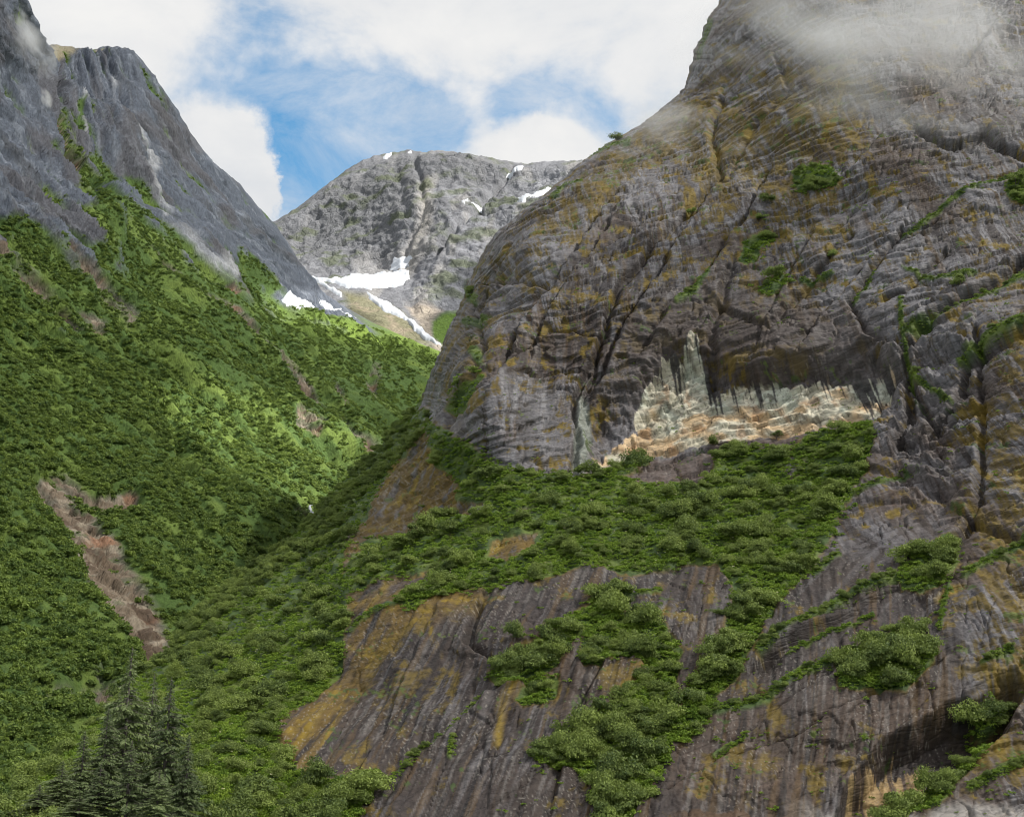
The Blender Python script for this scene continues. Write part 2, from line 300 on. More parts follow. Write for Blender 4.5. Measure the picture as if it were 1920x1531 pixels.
# --- regions of the rock
VEG = {
 'bench': [(790, 770), (812, 800), (860, 822), (905, 850), (935, 868), (1050, 883), (1140, 880), (1230, 905), (1330, 900), (1338, 850), (1352, 835), (1400, 832), (1470, 845), (1510, 812), (1565, 795), (1640, 770), (1640, 830), (1620, 880), (1590, 940), (1565, 995), (1540, 1030), (1515, 1065), (1480, 1110), (1450, 1130), (1440, 1165), (1410, 1215), (1385, 1260), (1345, 1300), (1330, 1350), (1290, 1400), (1262, 1402), (1275, 1330), (1290, 1285), (1340, 1235), (1368, 1170), (1375, 1110), (1350, 1058), (1300, 1048), (1235, 1062), (1160, 1072), (1090, 1060), (1020, 1085), (920, 1100), (850, 1108), (760, 1130), (745, 1115), (800, 1085), (840, 1010), (835, 960), (860, 905), (815, 865), (795, 820)],
 'ridge': [(-400, 1800), (-400, 1560), (0, 1500), (180, 1340), (250, 1230), (450, 1040), (560, 960), (680, 850), (740, 780), (792, 745), (795, 790), (742, 868), (688, 965), (640, 1060), (655, 1150), (640, 1250), (590, 1320), (530, 1365), (520, 1400), (560, 1450), (620, 1468), (712, 1445), (700, 1490), (660, 1540), (640, 1800)],
 'seam': [(638, 1090), (655, 1050), (700, 1005), (780, 995), (835, 955), (840, 1015), (780, 1070), (700, 1085), (650, 1110)],
 'strip': [(745, 1128), (800, 1085), (850, 1080), (860, 1105), (765, 1150)],
 'middle': [(1085, 1140), (1150, 1105), (1182, 1118), (1165, 1160), (1100, 1190), (1052, 1215), (1040, 1255), (990, 1295), (938, 1290), (925, 1262), (975, 1222), (1060, 1165)],
 'island': [(1085, 1205), (1125, 1160), (1200, 1148), (1245, 1175), (1270, 1220), (1262, 1290), (1215, 1265), (1190, 1240), (1090, 1250)],
 'triangle': [(1200, 1275), (1265, 1285), (1268, 1350), (1255, 1430), (1215, 1500), (1170, 1560), (1118, 1560), (1112, 1480), (1070, 1445), (1010, 1440), (1000, 1420), (1060, 1390), (1100, 1350), (1170, 1310)],
 'patch': [(975, 1325), (1000, 1290), (1040, 1270), (1035, 1310), (985, 1335)],
 'shoulder': [(1572, 1240), (1615, 1212), (1655, 1190), (1700, 1170), (1755, 1212), (1745, 1240), (1690, 1290), (1640, 1280), (1580, 1290)],
 'spur': [(1685, 1050), (1750, 1020), (1790, 1005), (1798, 1050), (1760, 1090), (1722, 1105), (1690, 1085)],
 'shore': [(1672, 1503), (1740, 1450), (1830, 1390), (1865, 1365), (1852, 1400), (1795, 1450), (1760, 1500), (1700, 1512)],
 'nook': [(1822, 1330), (1850, 1290), (1900, 1290), (1880, 1320), (1840, 1350)],
 'perch': [(1480, 352), (1490, 315), (1520, 302), (1560, 298), (1580, 345), (1530, 352), (1500, 362)],
 'under': [(1112, 884), (1150, 855), (1185, 822), (1212, 840), (1195, 872), (1140, 892)],
 'dangle': [(1390, 488), (1400, 455), (1440, 425), (1452, 448), (1430, 478), (1400, 498)],
 'tuft': [(1408, 546), (1440, 520), (1478, 505), (1482, 525), (1445, 552)],
 'chimney': [(838, 775), (850, 735), (885, 690), (900, 688), (885, 735), (860, 780)],
 'east': [(1885, 360), (1890, 335), (1960, 300), (1960, 370), (1900, 375)],
}
STRIPS = [([(1425, 1225), (1480, 1185), (1520, 1160), (1600, 1110), (1690, 1068)], 9), ([(1300, 1345), (1380, 1325), (1440, 1300), (1500, 1262), (1600, 1215)], 8), ([(1960, 490), (1890, 520), (1830, 548), (1760, 585), (1700, 612)], 8),
 ([(1960, 600), (1900, 615), (1840, 640), (1790, 665)], 8), ([(1272, 562), (1300, 545), (1325, 512)], 7), ([(878, 545), (882, 562)], 9), ([(870, 600), (900, 592)], 8), ([(888, 655), (895, 670)], 9), ([(1525, 1068), (1575, 1030)], 6),
 ([(715, 1470), (760, 1440), (820, 1385), (880, 1330), (912, 1300)], 6), ([(846, 1420), (852, 1385)], 5), ([(1690, 430), (1740, 395), (1830, 345), (1960, 305)], 4), ([(1690, 560), (1690, 600), (1700, 700)], 5), ([(1640, 505), (1600, 560)], 4), ([(1700, 690), (1740, 715), (1770, 740)], 6), ([(1960, 985), (1880, 1035), (1810, 1075)], 8),
 ([(1700, 880), (1640, 905), (1560, 940)], 4), ([(1240, 1110), (1150, 1120)], 4), ([(1700, 505), (1750, 520), (1830, 500)], 5), ([(1900, 1215), (1845, 1245)], 8), ([(1340, 1420), (1400, 1380)], 4), ([(1960, 1395), (1880, 1440), (1820, 1470)], 8), ([(1560, 500), (1500, 520)], 3), ([(1100, 290), (1150, 270), (1180, 262)], 5), ([(1330, 40), (1310, 110)], 6), ([(1040, 370), (1060, 345), (1090, 340)], 6), ([(660, 1180), (700, 1150), (790, 1120), (900, 1085)], 5), ([(1640, 1150), (1560, 1180), (1480, 1230)], 3), ([(1780, 1090), (1760, 1180)], 4), ([(1450, 880), (1440, 830)], 5)]
veg = np.zeros(PX.shape); grass = np.zeros(PX.shape)
for k, p in VEG.items(): veg = np.maximum(veg, poly(wx, wy, p, 5))
for p in [[(840, 962), (850, 932), (905, 938), (900, 955), (870, 968)], [(912, 1040), (920, 1002), (1015, 985), (1005, 1015), (950, 1048)], [(960, 950), (1010, 938), (1015, 946), (970, 960)], [(1480, 905), (1500, 865), (1470, 850), (1462, 880)], [(640, 1015), (700, 985), (705, 1000), (650, 1030)]]: veg = veg*(1-poly(wx, wy, p, 5))
for p, w in STRIPS: grass = np.maximum(grass, line(wx*.5+PX*.5, wy*.5+PY*.5, p, w*1.2, .5))
lower = sst(980, 1120, PY+(PX-1000)*.05)*(1-sst(1750, 1850, PX)); ridgeR = sst(1790, 1860, PX+(PY-900)*.02*(PY < 1000))*sst(600, 680, PY)
PALE = [(1105, 838), (1128, 815), (1165, 800), (1195, 780), (1185, 745), (1228, 690), (1240, 660), (1262, 648), (1280, 665), (1292, 632), (1312, 632), (1318, 690), (1340, 700), (1400, 692), (1500, 690), (1545, 670), (1560, 690), (1600, 668), (1660, 665), (1668, 700), (1630, 745), (1560, 762), (1480, 772), (1400, 792), (1290, 802), (1200, 818), (1130, 838)]
PALE2 = [(1595, 1440), (1625, 1420), (1680, 1395), (1690, 1370), (1700, 1400), (1745, 1380), (1752, 1420), (1740, 1460), (1700, 1480), (1640, 1500), (1600, 1500)]
ww = fbm(U*.12, V*.12, 4, 61)*10; pale = poly(PX+ww, PY+fbm(U*.12, V*.12+7, 4, 62)*9+fbm(U*.5, V*.06, 3, 63)*4, PALE, 4)
pale2 = poly(PX+ww*.8, PY+fbm(U*.9, V*.06, 3, 64)*16, PALE2, 6)
RECESS = [(1100, 880), (1105, 780), (1180, 730), (1250, 650), (1310, 660), (1400, 690), (1640, 640), (1690, 680), (1640, 780), (1560, 800), (1400, 820), (1200, 850)]
recess = poly(wx, wy, RECESS, 14, 80)
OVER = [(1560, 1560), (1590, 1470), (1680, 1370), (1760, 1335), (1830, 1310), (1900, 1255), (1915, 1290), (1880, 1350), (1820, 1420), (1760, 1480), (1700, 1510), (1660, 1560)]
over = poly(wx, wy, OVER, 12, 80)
# --- displacement (metres, outward)
low1 = fbm(U*.018, V*.018, 4, 10)
D = low1*3.5*(1-.5*veg)+fbm(U*.05, V*.04, 2, 11)*.7
ru, rv = rot(U, V, 16)
w1x, w1y = ru+fbm(U*.06, V*.06, 3, 180)*9, rv+fbm(U*.06+9, V*.06, 3, 181)*5
cA, eA = cells(w1x*.028, w1y*.09, 182); cB, eB = cells(w1x*.085, w1y*.30, 183)
wsaw = cA*1.3+rv*.16+fbm(ru*.022, rv*.05, 3, 12)*1.7+fbm(ru*.10, rv*.2, 2, 19)*.2
saw = wsaw-np.floor(wsaw); amp = .35+.65*sst(-.3, .5, fbm(ru*.03, rv*.05, 3, 13)); up = 1-lower
led = np.where(saw < .92, saw/.92, (1-saw)/.08)
D += -led*1.9*amp*up*(1-.5*ridgeR)
w2 = cB*1.1+rv*.42+fbm(ru*.06, rv*.13, 3, 14)*1.6; s2 = w2-np.floor(w2); f2 = .8*sst(-.05, .5, fbm(ru*.05+9, rv*.1, 3, 15)); D += -np.where(s2 < .86, s2/.86, (1-s2)/.14)*1.15*up*f2
D += (cA-.5)*1.1*up+(cB-.5)*.5*up*f2-.4*sst(.05, 0, eA)*up
lu_, lv_ = rot(U, V, 38); far45_ = np.exp(-((PX-1640)/160)**2-((PY-1080)/170)**2)
su, sv = rot(U, V, -22)      # lower slabs: runs slanting down to the left
lu, lv = rot(U, V, 33)
runs = ridged(su*.14+fbm(su*.04, sv*.03, 2, 18)*1.2, sv*.012, 4, 16); D += runs*.8*lower+fbm(su*.7, sv*.07, 3, 184)*.35*lower
cC, eC = cells(lu_*.05+fbm(U*.05, V*.05, 2, 185)*.5, lv_*.12, 186); D += ((cC-.5)*.9-.3*sst(.04, 0, eC))*lower*(1-far45_)
wl = lv*.10+fbm(lu*.03, lv*.07, 4, 17)*1.3; sl = wl-np.floor(wl); D += -np.where(sl < .9, sl/.9, (1-sl)/.1)*1.3*lower*sst(-.1, .5, fbm(lu*.02, lv*.05, 3, 20))*sst(1300, 1420, PX+0*PY)
w3 = rv*1.1+fbm(ru*.16, rv*.35, 3, 26)*1.6; s3 = w3-np.floor(w3); D += -np.where(s3 < .75, s3/.75, (1-s3)/.25)*.17*(1-.5*lower)
D += (fbm(U*.35, V*.45, 3, 21)*.22+fbm(U*.9, V*1.2, 2, 22)*.08)*(1-.6*far45_)
D += fbm(U*.5, V*.25, 3, 23)*.45*ridgeR
joint = np.abs(fbm(ru*.02, rv*.05, 3, 24)); D += -1.0*sst(.02, 0, joint)*up
joint2 = np.abs(fbm(su*.05, sv*.012, 4, 25)); D += -.6*sst(.015, 0, joint2)
CRACKS = [([(925, 720), (985, 580), (1080, 440), (1200, 315)], 4, 3.2), ([(1120, 720), (1165, 600), (1255, 470), (1335, 345)], 4, 3.4), ([(1000, 650), (1050, 520), (1140, 410)], 3, 2.4), ([(1215, 640), (1260, 560), (1330, 500), (1400, 400), (1440, 300)], 4, 2.6), ([(1500, 640), (1560, 560), (1640, 470), (1760, 400)], 4, 2.6), ([(1600, 300), (1660, 230), (1760, 160), (1850, 60)], 4, 3), ([(880, 620), (930, 500), (1040, 400)], 3, 2.4), ([(1420, 640), (1450, 560), (1520, 440)], 3, 1.5), ([(1345, 180), (1330, 260), (1345, 330), (1290, 380), (1230, 440), (1160, 520), (1130, 600), (1080, 760), (1075, 880)], 5, 3.2), ([(1590, 430), (1540, 490), (1480, 560), (1440, 620), (1400, 600), (1350, 560)], 4, 2.0), ([(900, 530), (960, 520), (1030, 520), (1100, 470), (1200, 420)], 4, 2.2),
 ([(930, 700), (970, 660), (1040, 615), (1120, 620), (1110, 700), (1095, 760)], 4, 2.4), ([(1370, 500), (1340, 600), (1325, 700)], 9, 3.0), ([(1690, 420), (1640, 500), (1590, 560), (1620, 620), (1700, 640)], 5, 2.5), ([(1920, 480), (1830, 540), (1740, 590), (1690, 640), (1700, 760), (1680, 830)], 7, 4), ([(1830, 620), (1822, 720), (1838, 800), (1835, 940), (1800, 1000), (1700, 1080), (1600, 1140), (1430, 1240)], 6, 3.0),
 ([(1920, 620), (1800, 670), (1770, 760), (1740, 800)], 5, 3), ([(1700, 700), (1750, 800), (1820, 760)], 5, 3), ([(900, 1130), (880, 1200), (960, 1260), (1000, 1300)], 6, 2.5), ([(710, 1480), (800, 1400), (900, 1310), (960, 1290)], 5, 2.4), ([(1240, 1500), (1350, 1430), (1480, 1380), (1640, 1290), (1760, 1240)], 4, 1.6), ([(1300, 640), (1255, 720), (1190, 760)], 5, 2), ([(1920, 290), (1850, 250), (1780, 270), (1730, 240)], 6, 3), ([(1770, 460), (1700, 540), (1660, 560)], 4, 2),
 ([(870, 560), (900, 640), (870, 720), (830, 800)], 5, 2.2), ([(1450, 100), (1480, 160), (1400, 250), (1350, 330)], 4, 1.6), ([(660, 1470), (720, 1380), (760, 1250), (820, 1150)], 3, .9), ([(1040, 1500), (1060, 1350), (1130, 1250)], 4, 1.2), ([(1920, 1010), (1850, 990), (1800, 960)], 4, 2), ([(1500, 1180), (1600, 1130), (1700, 1070)], 4, 2), ([(1370, 1390), (1450, 1330), (1560, 1260)], 4, 1.5)]
crk = np.zeros(PX.shape)
for p, w, dp in CRACKS:
    dd, sg, _ = segd(wx*.6+PX*.4, wy*.6+PY*.4, p); f = np.exp(-(dd/w)**2); D += -dp*f; D += np.where(sg > 0, 1, -1)*np.exp(-dd/22)*.55*dp*np.clip(dd/w, 0, 1); crk = np.maximum(crk, f)
D += (cells(w1x*.22, w1y*.4, 193)[0]-.5)*1.6*recess-8.5*recess-9*over*sst(1250, 1400, PX)
gz = poly(wx, wy, [(1660, 640), (1700, 600), (1830, 620), (1835, 800), (1760, 960), (1680, 900), (1650, 800)], 25, 80)
blk = fbm(U*.1, V*.1, 3, 30); blk2 = fbm(U*.25+4, V*.2, 3, 31); D += gz*(np.round(blk*4)/4*5+np.round(blk2*3)/3*1.8-1.5)
low_r = poly(wx, wy, [(1000, 1560), (1010, 1450), (1300, 1430), (1560, 1470), (1560, 1560)], 30, 90)*.6
D += low_r*(np.round(blk2*3)/3*1.2)
D = D*(1-.55*veg)+veg*(fbm(U*.2, V*.2, 3, 32)*1.2-.2)
D += grass*.5
P = P0+NN*D[..., None]*np.clip(ed/30, .15, 1)[..., None]
# --- colours of the rock, with shade painted into the overhang hollow
def blob(cx, cy, rx, ry, a=0):
    x, y = rot(PX-cx, PY-cy, a); return np.exp(-(x/rx)**2-(y/ry)**2)
def sp(s): return np.array([((c/255+.055)/1.055)**2.4 if c > 10 else c/255/12.92 for c in s], np.float32)
col = np.zeros(P.shape, np.float32)+np.array([.155, .148, .158], np.float32)
col *= (1+.25*fbm(U*.02, V*.02, 4, 40)+.20*fbm(ru*.5, rv*1.6, 4, 41, .7)+.14*(cA-.5)+.16*(cB-.5))[..., None]
stv = fbm(U*.5+fbm(U*.05, V*.05, 2, 44)*1.2, V*.022, 4, 42, .75); s4u, s4v = rot(U, V, -48); far45 = blob(1640, 1080, 160, 170)
stl = fbm(su*.55+fbm(su*.05, sv*.03, 2, 45)*1.5, sv*.02, 4, 43, .75)*(1-far45)+far45*fbm(s4u*.5, s4v*.02, 4, 187, .75)
st = stv*(1-lower)+stl*lower
col = cmix(col, (.043, .033, .031), .95*lower)
col = cmix(col, (.046, .036, .033), sst(.05, .26, st+.45*fbm(U*.03, V*.03, 3, 46))*.8)
col = cmix(col, (.25, .24, .25), sst(.12, .40, -st+.35*fbm(U*.03+50, V*.03, 3, 188)-.08*lower)*(.42-.1*lower-.1*far45))
col = cmix(col, (.090, .062, .046), sst(-.05, .45, fbm(U*.03+20, V*.03, 4, 47))*.75)
col = cmix(col, (.05, .036, .028), .5*lower*sst(-.2, .3, fbm(U*.05+20, V*.05, 4, 147)))
stain = fbm(U*.16+fbm(U*.03, V*.03, 2, 205), V*.008, 4, 206, .6); zone = np.clip(blob(1380, 610, 300, 130)+.8*blob(1000, 700, 150, 150)+.5*blob(1250, 450, 200, 200)+.5*blob(1850, 200, 120, 120), 0, 1)
col = cmix(col, (.042, .033, .032), sst(.02, .22, stain+.16*zone-.10)*up*(.35+.5*zone)); col = cmix(col, (.050, .040, .038), .55*blob(1400, 600, 260, 90)*up)
col = cmix(col, (.22, .215, .23), .55*sst(.05, .45, fbm(U*.012+5, V*.012, 3, 207)+.35*blob(1700, 480, 160, 160)+.3*blob(1050, 420, 160, 120))*up)
col = cmix(col, (.17, .155, .145), lower*(1-.9*far45)*sst(.16, .50, fbm(su*.8+8, sv*.022, 4, 208, .7)+.45*fbm(su*.05, sv*.05, 3, 209)+.2*noise(U*1.2, V*.5, 212)-.10*sst(1000, 1300, PX))*.55); col = cmix(col, (.018, .015, .015), lower*sst(.16, .40, fbm(su*.5+18, sv*.02, 4, 210, .7)+.35*fbm(su*.05+3, sv*.05, 3, 211))*.75)
col *= (1+.30*fbm(U*1.3, V*1.3, 2, 189)+.14*noise(U*3.1, V*2.6, 190))[..., None]
col = cmix(col, (.075, .058, .040), up*amp*sst(.86, .93, saw)*.85*sst(-.2, .2, fbm(U*.2, V*.2, 3, 149))); col = cmix(col, (.085, .066, .045), (s2 > .82)*.6*up*f2); col = cmix(col, (.06, .05, .045), sst(.03, 0, eC)*.3*lower*(1-far45_)+sst(.04, 0, eA)*.45*up); col = cmix(col, (.045, .036, .032), crk*.85)
rust = fbm(su*.30+40, sv*.016, 4, 198, .7)*lower+fbm(U*.25+9, V*.02, 4, 199, .7)*(1-lower)
col = cmix(col, (.10, .058, .020), sst(.18, .40, rust+.3*fbm(U*.04, V*.04, 3, 200)-.16*(1-lower))*.5)
mossn = fbm(U*.09, V*.12, 5, 48, .6)
MOSS = blob(1500, 1450, 200, 60)*.35+blob(1100, 1330, 300, 60)*.25+blob(1880, 1250, 100, 150)*.35+blob(700, 1250, 160, 200, 30)*.45+blob(1450, 240, 160, 140)*.75+blob(1560, 190, 40, 110)*.7+blob(1180, 300, 120, 30, -35)*1.1+blob(1090, 380, 150, 40, -40)*.7+blob(1320, 300, 60, 120)*.5+blob(1380, 600, 200, 120)*.25+blob(880, 640, 40, 150)*.5+blob(1890, 800, 60, 350)*.6+blob(1880, 1150, 60, 200)*.45+blob(1180, 1290, 60, 40)*.9+blob(880, 1000, 200, 100)*.7+blob(1390, 1400, 100, 120)*.35+blob(1250, 1130, 80, 60)*.4+blob(1900, 1420, 80, 40)*.9+blob(1600, 1200, 200, 120)*.25+blob(1500, 400, 120, 160)*.3+blob(1050, 600, 200, 200)*.22
mossn = mossn+.35*fbm(ru*.25, rv*.9, 4, 191, .7)
moss = sst(.33, .60, MOSS*.8+.75*mossn+.25*st+.25*(saw > .6)*up)
col = cmix(col, (.125, .088, .020), moss*.88*(1-.2*lower)*sst(-.5, .2, st+.3*fbm(U*1.1, V*1.1, 2, 196)))
mslab = np.maximum(poly(wx, wy, [(795, 795), (835, 865), (872, 880), (842, 960), (780, 1000), (700, 1005), (650, 1050), (618, 1090), (680, 975), (740, 860)], 8), .9*poly(wx, wy, [(640, 1100), (760, 1130), (860, 1100), (930, 1110), (860, 1160), (760, 1180), (690, 1250), (640, 1380), (610, 1470), (540, 1460), (510, 1400), (560, 1330), (640, 1250), (655, 1150)], 18))
mslab = np.maximum(mslab, poly(wx, wy, [(915, 1035), (925, 1005), (1010, 990), (1000, 1015), (950, 1045)], 5))
mu = fbm(su*.35, sv*.03, 4, 49, .6)
col = cmix(col, (.135, .085, .016), mslab*sst(-.5, .0, mu+.4*mossn)*.92)
mu = mu+.3*fbm(su*1.2, sv*.12, 2, 192)
col = cmix(col, (.24, .165, .016), np.maximum(mslab, moss*.6*(1-.4*lower))*sst(.18, .5, mossn+.4*mu)*.8)
for p, w in [([(1130, 1390), (1150, 1330), (1175, 1290)], 7), ([(1020, 1360), (1050, 1290)], 8), ([(930, 1400), (950, 1330), (975, 1300)], 10), ([(640, 1310), (620, 1380), (600, 1450)], 6), ([(1265, 1120), (1250, 1160)], 7), ([(820, 1220), (812, 1180)], 6), ([(530, 1450), (560, 1400), (600, 1330)], 9), ([(1550, 270), (1560, 200), (1575, 150)], 10), ([(1310, 330), (1330, 280)], 9), ([(690, 1150), (720, 1090), (790, 1010)], 6), ([(1760, 1120), (1790, 1100)], 10)]:
    col = cmix(col, (.22, .15, .016), line(wx, wy, p, w*1.3, .9)*sst(-.4, .2, mu)*.85)
# pale exposed band with orange stain and black drips
pc = np.zeros(P.shape, np.float32)+np.array([.60, .56, .44], np.float32)
pc = cmix(pc, (.58, .38, .19), sst(-.15, .4, fbm(U*.08, V*.16, 4, 50)+(PY-735)/130*.9)*.75)
pc = cmix(pc, (.42, .21, .09), sst(.2, .5, fbm(U*.16, V*.14, 4, 51)+.08)*.5); pc = cmix(pc, (.44, .50, .43), sst(.1, .4, fbm(U*.07+40, V*.07, 3, 52))*.55)
cP, eP = cells(w1x*.22, w1y*.4, 193); pc = cmix(pc, (.13, .11, .09), sst(.09, 0, eP)*.7); pc *= (.8+.4*cP)[..., None]
pc *= (1+.25*fbm(U*.4, V*.5, 3, 53))[..., None]
drip = sst(.06, .18, fbm(U*.36, V*.010, 3, 54, .75)+.60*(735-PY)/90-.42+.14*fbm(U*1.3, V*.03, 2, 65))
pc = cmix(pc, (.05, .045, .048), drip*.93)
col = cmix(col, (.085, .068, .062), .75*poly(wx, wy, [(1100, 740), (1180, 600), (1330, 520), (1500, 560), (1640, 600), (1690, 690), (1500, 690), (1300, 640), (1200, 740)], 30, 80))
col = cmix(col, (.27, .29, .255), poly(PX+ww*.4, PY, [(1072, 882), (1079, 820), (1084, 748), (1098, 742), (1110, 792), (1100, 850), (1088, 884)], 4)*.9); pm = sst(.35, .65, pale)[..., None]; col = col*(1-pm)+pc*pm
pc2 = np.zeros(P.shape, np.float32)+np.array([.40, .28, .14], np.float32); pc2 *= (1+.3*fbm(U*.5, V*.3, 4, 55))[..., None]; pc2 = cmix(pc2, (.10, .07, .055), sst(0, .35, fbm(U*.6, V*.05, 4, 56)))
col = cmix(col, (.050, .040, .038), over*.9); pm = sst(.35, .65, pale2)[..., None]; col = col*(1-pm)+pc2*pm  # overhang hollow darkened in the colour as painted shade, then the tan rock
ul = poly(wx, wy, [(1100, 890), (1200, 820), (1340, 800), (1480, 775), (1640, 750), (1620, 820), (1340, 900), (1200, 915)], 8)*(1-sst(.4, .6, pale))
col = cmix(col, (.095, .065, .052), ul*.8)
# lichen specks
spk = (noise(U*2.2, V*2.6, 57) > .52)*sst(.0, .4, fbm(U*.08, V*.08, 3, 58)+.3*lower+.5*mslab-.15); col = cmix(col, (.34, .31, .27), spk*.45)
# tide band of bleached rock at the waterline
tide = sst(4.5, 1.5, V+fbm(U*.1, V*.1, 3, 59)*3); col = cmix(col, (.33, .31, .29), tide*.8*sst(1440, 1620, PX)); col = cmix(col, (.10, .06, .035), sst(.9, .3, V+.3*mossn)*.9*sst(1240, 1300, PX))
gcol = cmix(np.zeros(P.shape, np.float32)+np.array([.050, .085, .020], np.float32), (.11, .15, .03), sst(-.2, .4, fbm(U*.15, V*.2, 4, 60)))
gm = np.maximum(sst(.35, .7, veg), grass); gfr = fbm(U*.10, V*.16, 5, 66, .72)+.30*noise(U*.9, V*1.1, 197); gm = np.maximum(gm, sst(.52, .60, gfr+MOSS*.22+.10*st)*.75*(1-pale)*(PY < 1500))
col = cmix(col, (.17, .12, .03), sst(.05, .5, veg)*(1-sst(.4, .7, veg))*.7)
col = col*(1-gm[..., None])+gcol*gm[..., None]
wet = np.clip(sst(.0, .4, -st)*(1-gm)*(1-moss)*.8, 0, 1)
msk = np.stack([wet, gm, veg], -1)
# --- the hidden back of the landform
bk = []; 
for k, (dy, dxx, dz) in enumerate([(700, 260, -320), (240, 70, -60), (60, 10, -4)]):
    b = P[:, :1].copy(); b[..., 0] += dxx; b[..., 1] += dy; b[..., 2] = np.maximum(b[..., 2]+dz, -30); bk.append(b)
PB = np.concatenate(bk+[P], 1); cb = np.concatenate([col[:, :1]]*3+[col], 1); mb = np.concatenate([msk[:, :1]]*3+[msk], 1)
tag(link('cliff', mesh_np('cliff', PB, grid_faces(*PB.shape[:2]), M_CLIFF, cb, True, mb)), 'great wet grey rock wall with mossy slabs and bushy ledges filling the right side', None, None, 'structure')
CP, CN, CVEG, CPX = P, grid_normals(P), veg, PX
def cliff_at(px, py):
    px = np.asarray(px, float); py = np.asarray(py, float); r = (py-CY0)/(CY1-CY0)*(CR-1); a, m = cliff_cols(py)
    c = np.where(px < m, (px-a)/(m-a)*NL, NL+(px-m)/(CXR-m)*(NR-1)); c = np.clip(c, 0, NL+NR-1)
    return sample(CP, r, c), sample(CN, r, c)

# ================================================================== LEFT VALLEY SIDE
LR, LC = 620, 640
LX0, LX1 = -560.0, 980.0
pxc = np.linspace(LX0, LX1, LC); ysil = lerp(LS_X, LS_Y, pxc)+fbm(pxc*.06, pxc*0, 4, 70)*3*(pxc < 640)
ybot = np.minimum(np.interp(pxc, CL_X[::-1], CL_Y[::-1])+130, 1700)
def left_uv(py, c):                     # rows packed evenly from skyline down to the foot
    return (py-np.interp(c, pxc, ysil))/(np.interp(c, pxc, ybot)-np.interp(c, pxc, ysil))*(LR-1)
tt = np.linspace(0, 1, LR)[:, None]; PY = ysil[None]+(ybot-ysil)[None]*tt; PX = np.repeat(pxc[None], LR, 0)
LEFT_PTS = [(-300, 1700, 330), (-560, 1700, 270), (-560, 900, 560), (-560, -100, 1050), (0, 1560, 380), (150, 1560, 400), (0, 1400, 500), (-300, 1300, 480), (200, 1400, 520), (300, 1300, 640), (0, 1200, 640), (200, 1200, 680), (300, 1380, 620), (0, 1000, 780), (200, 1000, 860), (350, 1150, 820), (480, 1070, 920), (480, 1190, 880), (600, 960, 1120), (600, 1060, 1080), (0, 800, 940), (-300, 900, 700), (200, 800, 1050), (400, 850, 1120), (560, 800, 1300), (700, 850, 1350), (700, 950, 1300), (0, 600, 1080), (200, 600, 1220), (400, 600, 1480), (600, 680, 1750), (760, 720, 1900), (820, 800, 1850), (825, 662, 2250), (900, 705, 2300), (980, 760, 2350), (0, 400, 1230), (-300, 500, 950), (200, 400, 1500), (400, 450, 1950), (0, 200, 1400), (100, 250, 1600), (250, 200, 1980), (-300, 0, 1250), (0, -20, 1550), (60, 80, 1750), (110, 90, 2050), (250, 97, 2200), (330, 205, 2280), (400, 305, 2380), (515, 418, 2600), (560, 500, 2650), (600, 548, 2650), (700, 608, 2450), (-300, -330, 1500), (500, 560, 2000), (640, 600, 2200)]
YB = tps(LEFT_PTS, PX, PY)
edl = PY-ysil[None]; q = np.clip(1-edl/22, 0, 1); YB = YB*(1+.05*(1-np.sqrt(np.clip(1-q*q, 0, 1))))
P0 = px2w(PX, PY, YB); NN = grid_normals(P0); U, V = P0[..., 1], P0[..., 2]; X = P0[..., 0]
wx = PX+fbm(U*.006, V*.006, 4, 71)*18+fbm(U*.03, V*.03, 3, 72)*5; wy = PY+fbm(U*.006+9, V*.006, 4, 73)*18+fbm(U*.03+3, V*.03, 3, 74)*5
# down-slope direction: the streams and ribs run from upper left to lower right in the valley side
a1 = 52-12*sst(500, 1100, PY)-0*PX
_y = np.linspace(-500, 1800, 400); _g = np.cumsum(np.clip(.38+.0016*(_y-100), .15, 1.15))*(_y[1]-_y[0]); gy_ = np.interp(PY, _y, _g)
px_s = (PX-gy_)*.8+fbm(U*.004, V*.004, 3, 170)*9; px_t = PY*1.4
steep = rot(PX, PY, 68); fan = (PX-gy_)+fbm(U*.006, V*.006, 3, 171)*8    # ribs of the high wall fan out downwards
ROCKL = [(-900, -1100), (-60, -800), (60, -300), (250, -160), (450, 60), (640, 280), (760, 480), (780, 560), (700, 604), (640, 610), (585, 590), (520, 575), (450, 540), (390, 500), (330, 470), (290, 420), (250, 370), (200, 300), (150, 270), (120, 330), (160, 420), (230, 520), (150, 500), (80, 430), (-20, 470), (-400, 300), (-900, 200)]
rk = poly(wx, wy, ROCKL, 75, 160)
rn = fbm(px_s*.055, px_t*.006, 5, 75, .6); rn2 = fbm(fan*.05, PY*.005, 5, 76, .62)
hi = sst(620, 350, PY+PX*.0)
TONG = np.zeros(PX.shape)
for p, w in [([(108, 240), (160, 330), (230, 430), (310, 510)], 26), ([(185, 300), (250, 380), (340, 470)], 13), ([(270, 330), (330, 400), (420, 480), (500, 550)], 9), ([(10, 420), (60, 470), (110, 530)], 18), ([(120, 330), (170, 430), (200, 500)], 16), ([(110, 120), (140, 190), (160, 260)], 5)]:
    TONG = np.maximum(TONG, line(wx, wy, p, w*1.5, .9))
rk = rk-TONG*.55*(rk > 0)
rock = np.clip(sst(.35, .65, rk+1.0*rn*hi+.35*rn2*hi+.15*fbm(U*.02, V*.02, 3, 77)), 0, 1)
veinsd = sst(.30, .52, rn+.25*fbm(U*.02, V*.02, 3, 78)-.25*(1-hi)-.2)*sst(760, 560, PY)
rock = np.maximum(rock, veinsd*.9)
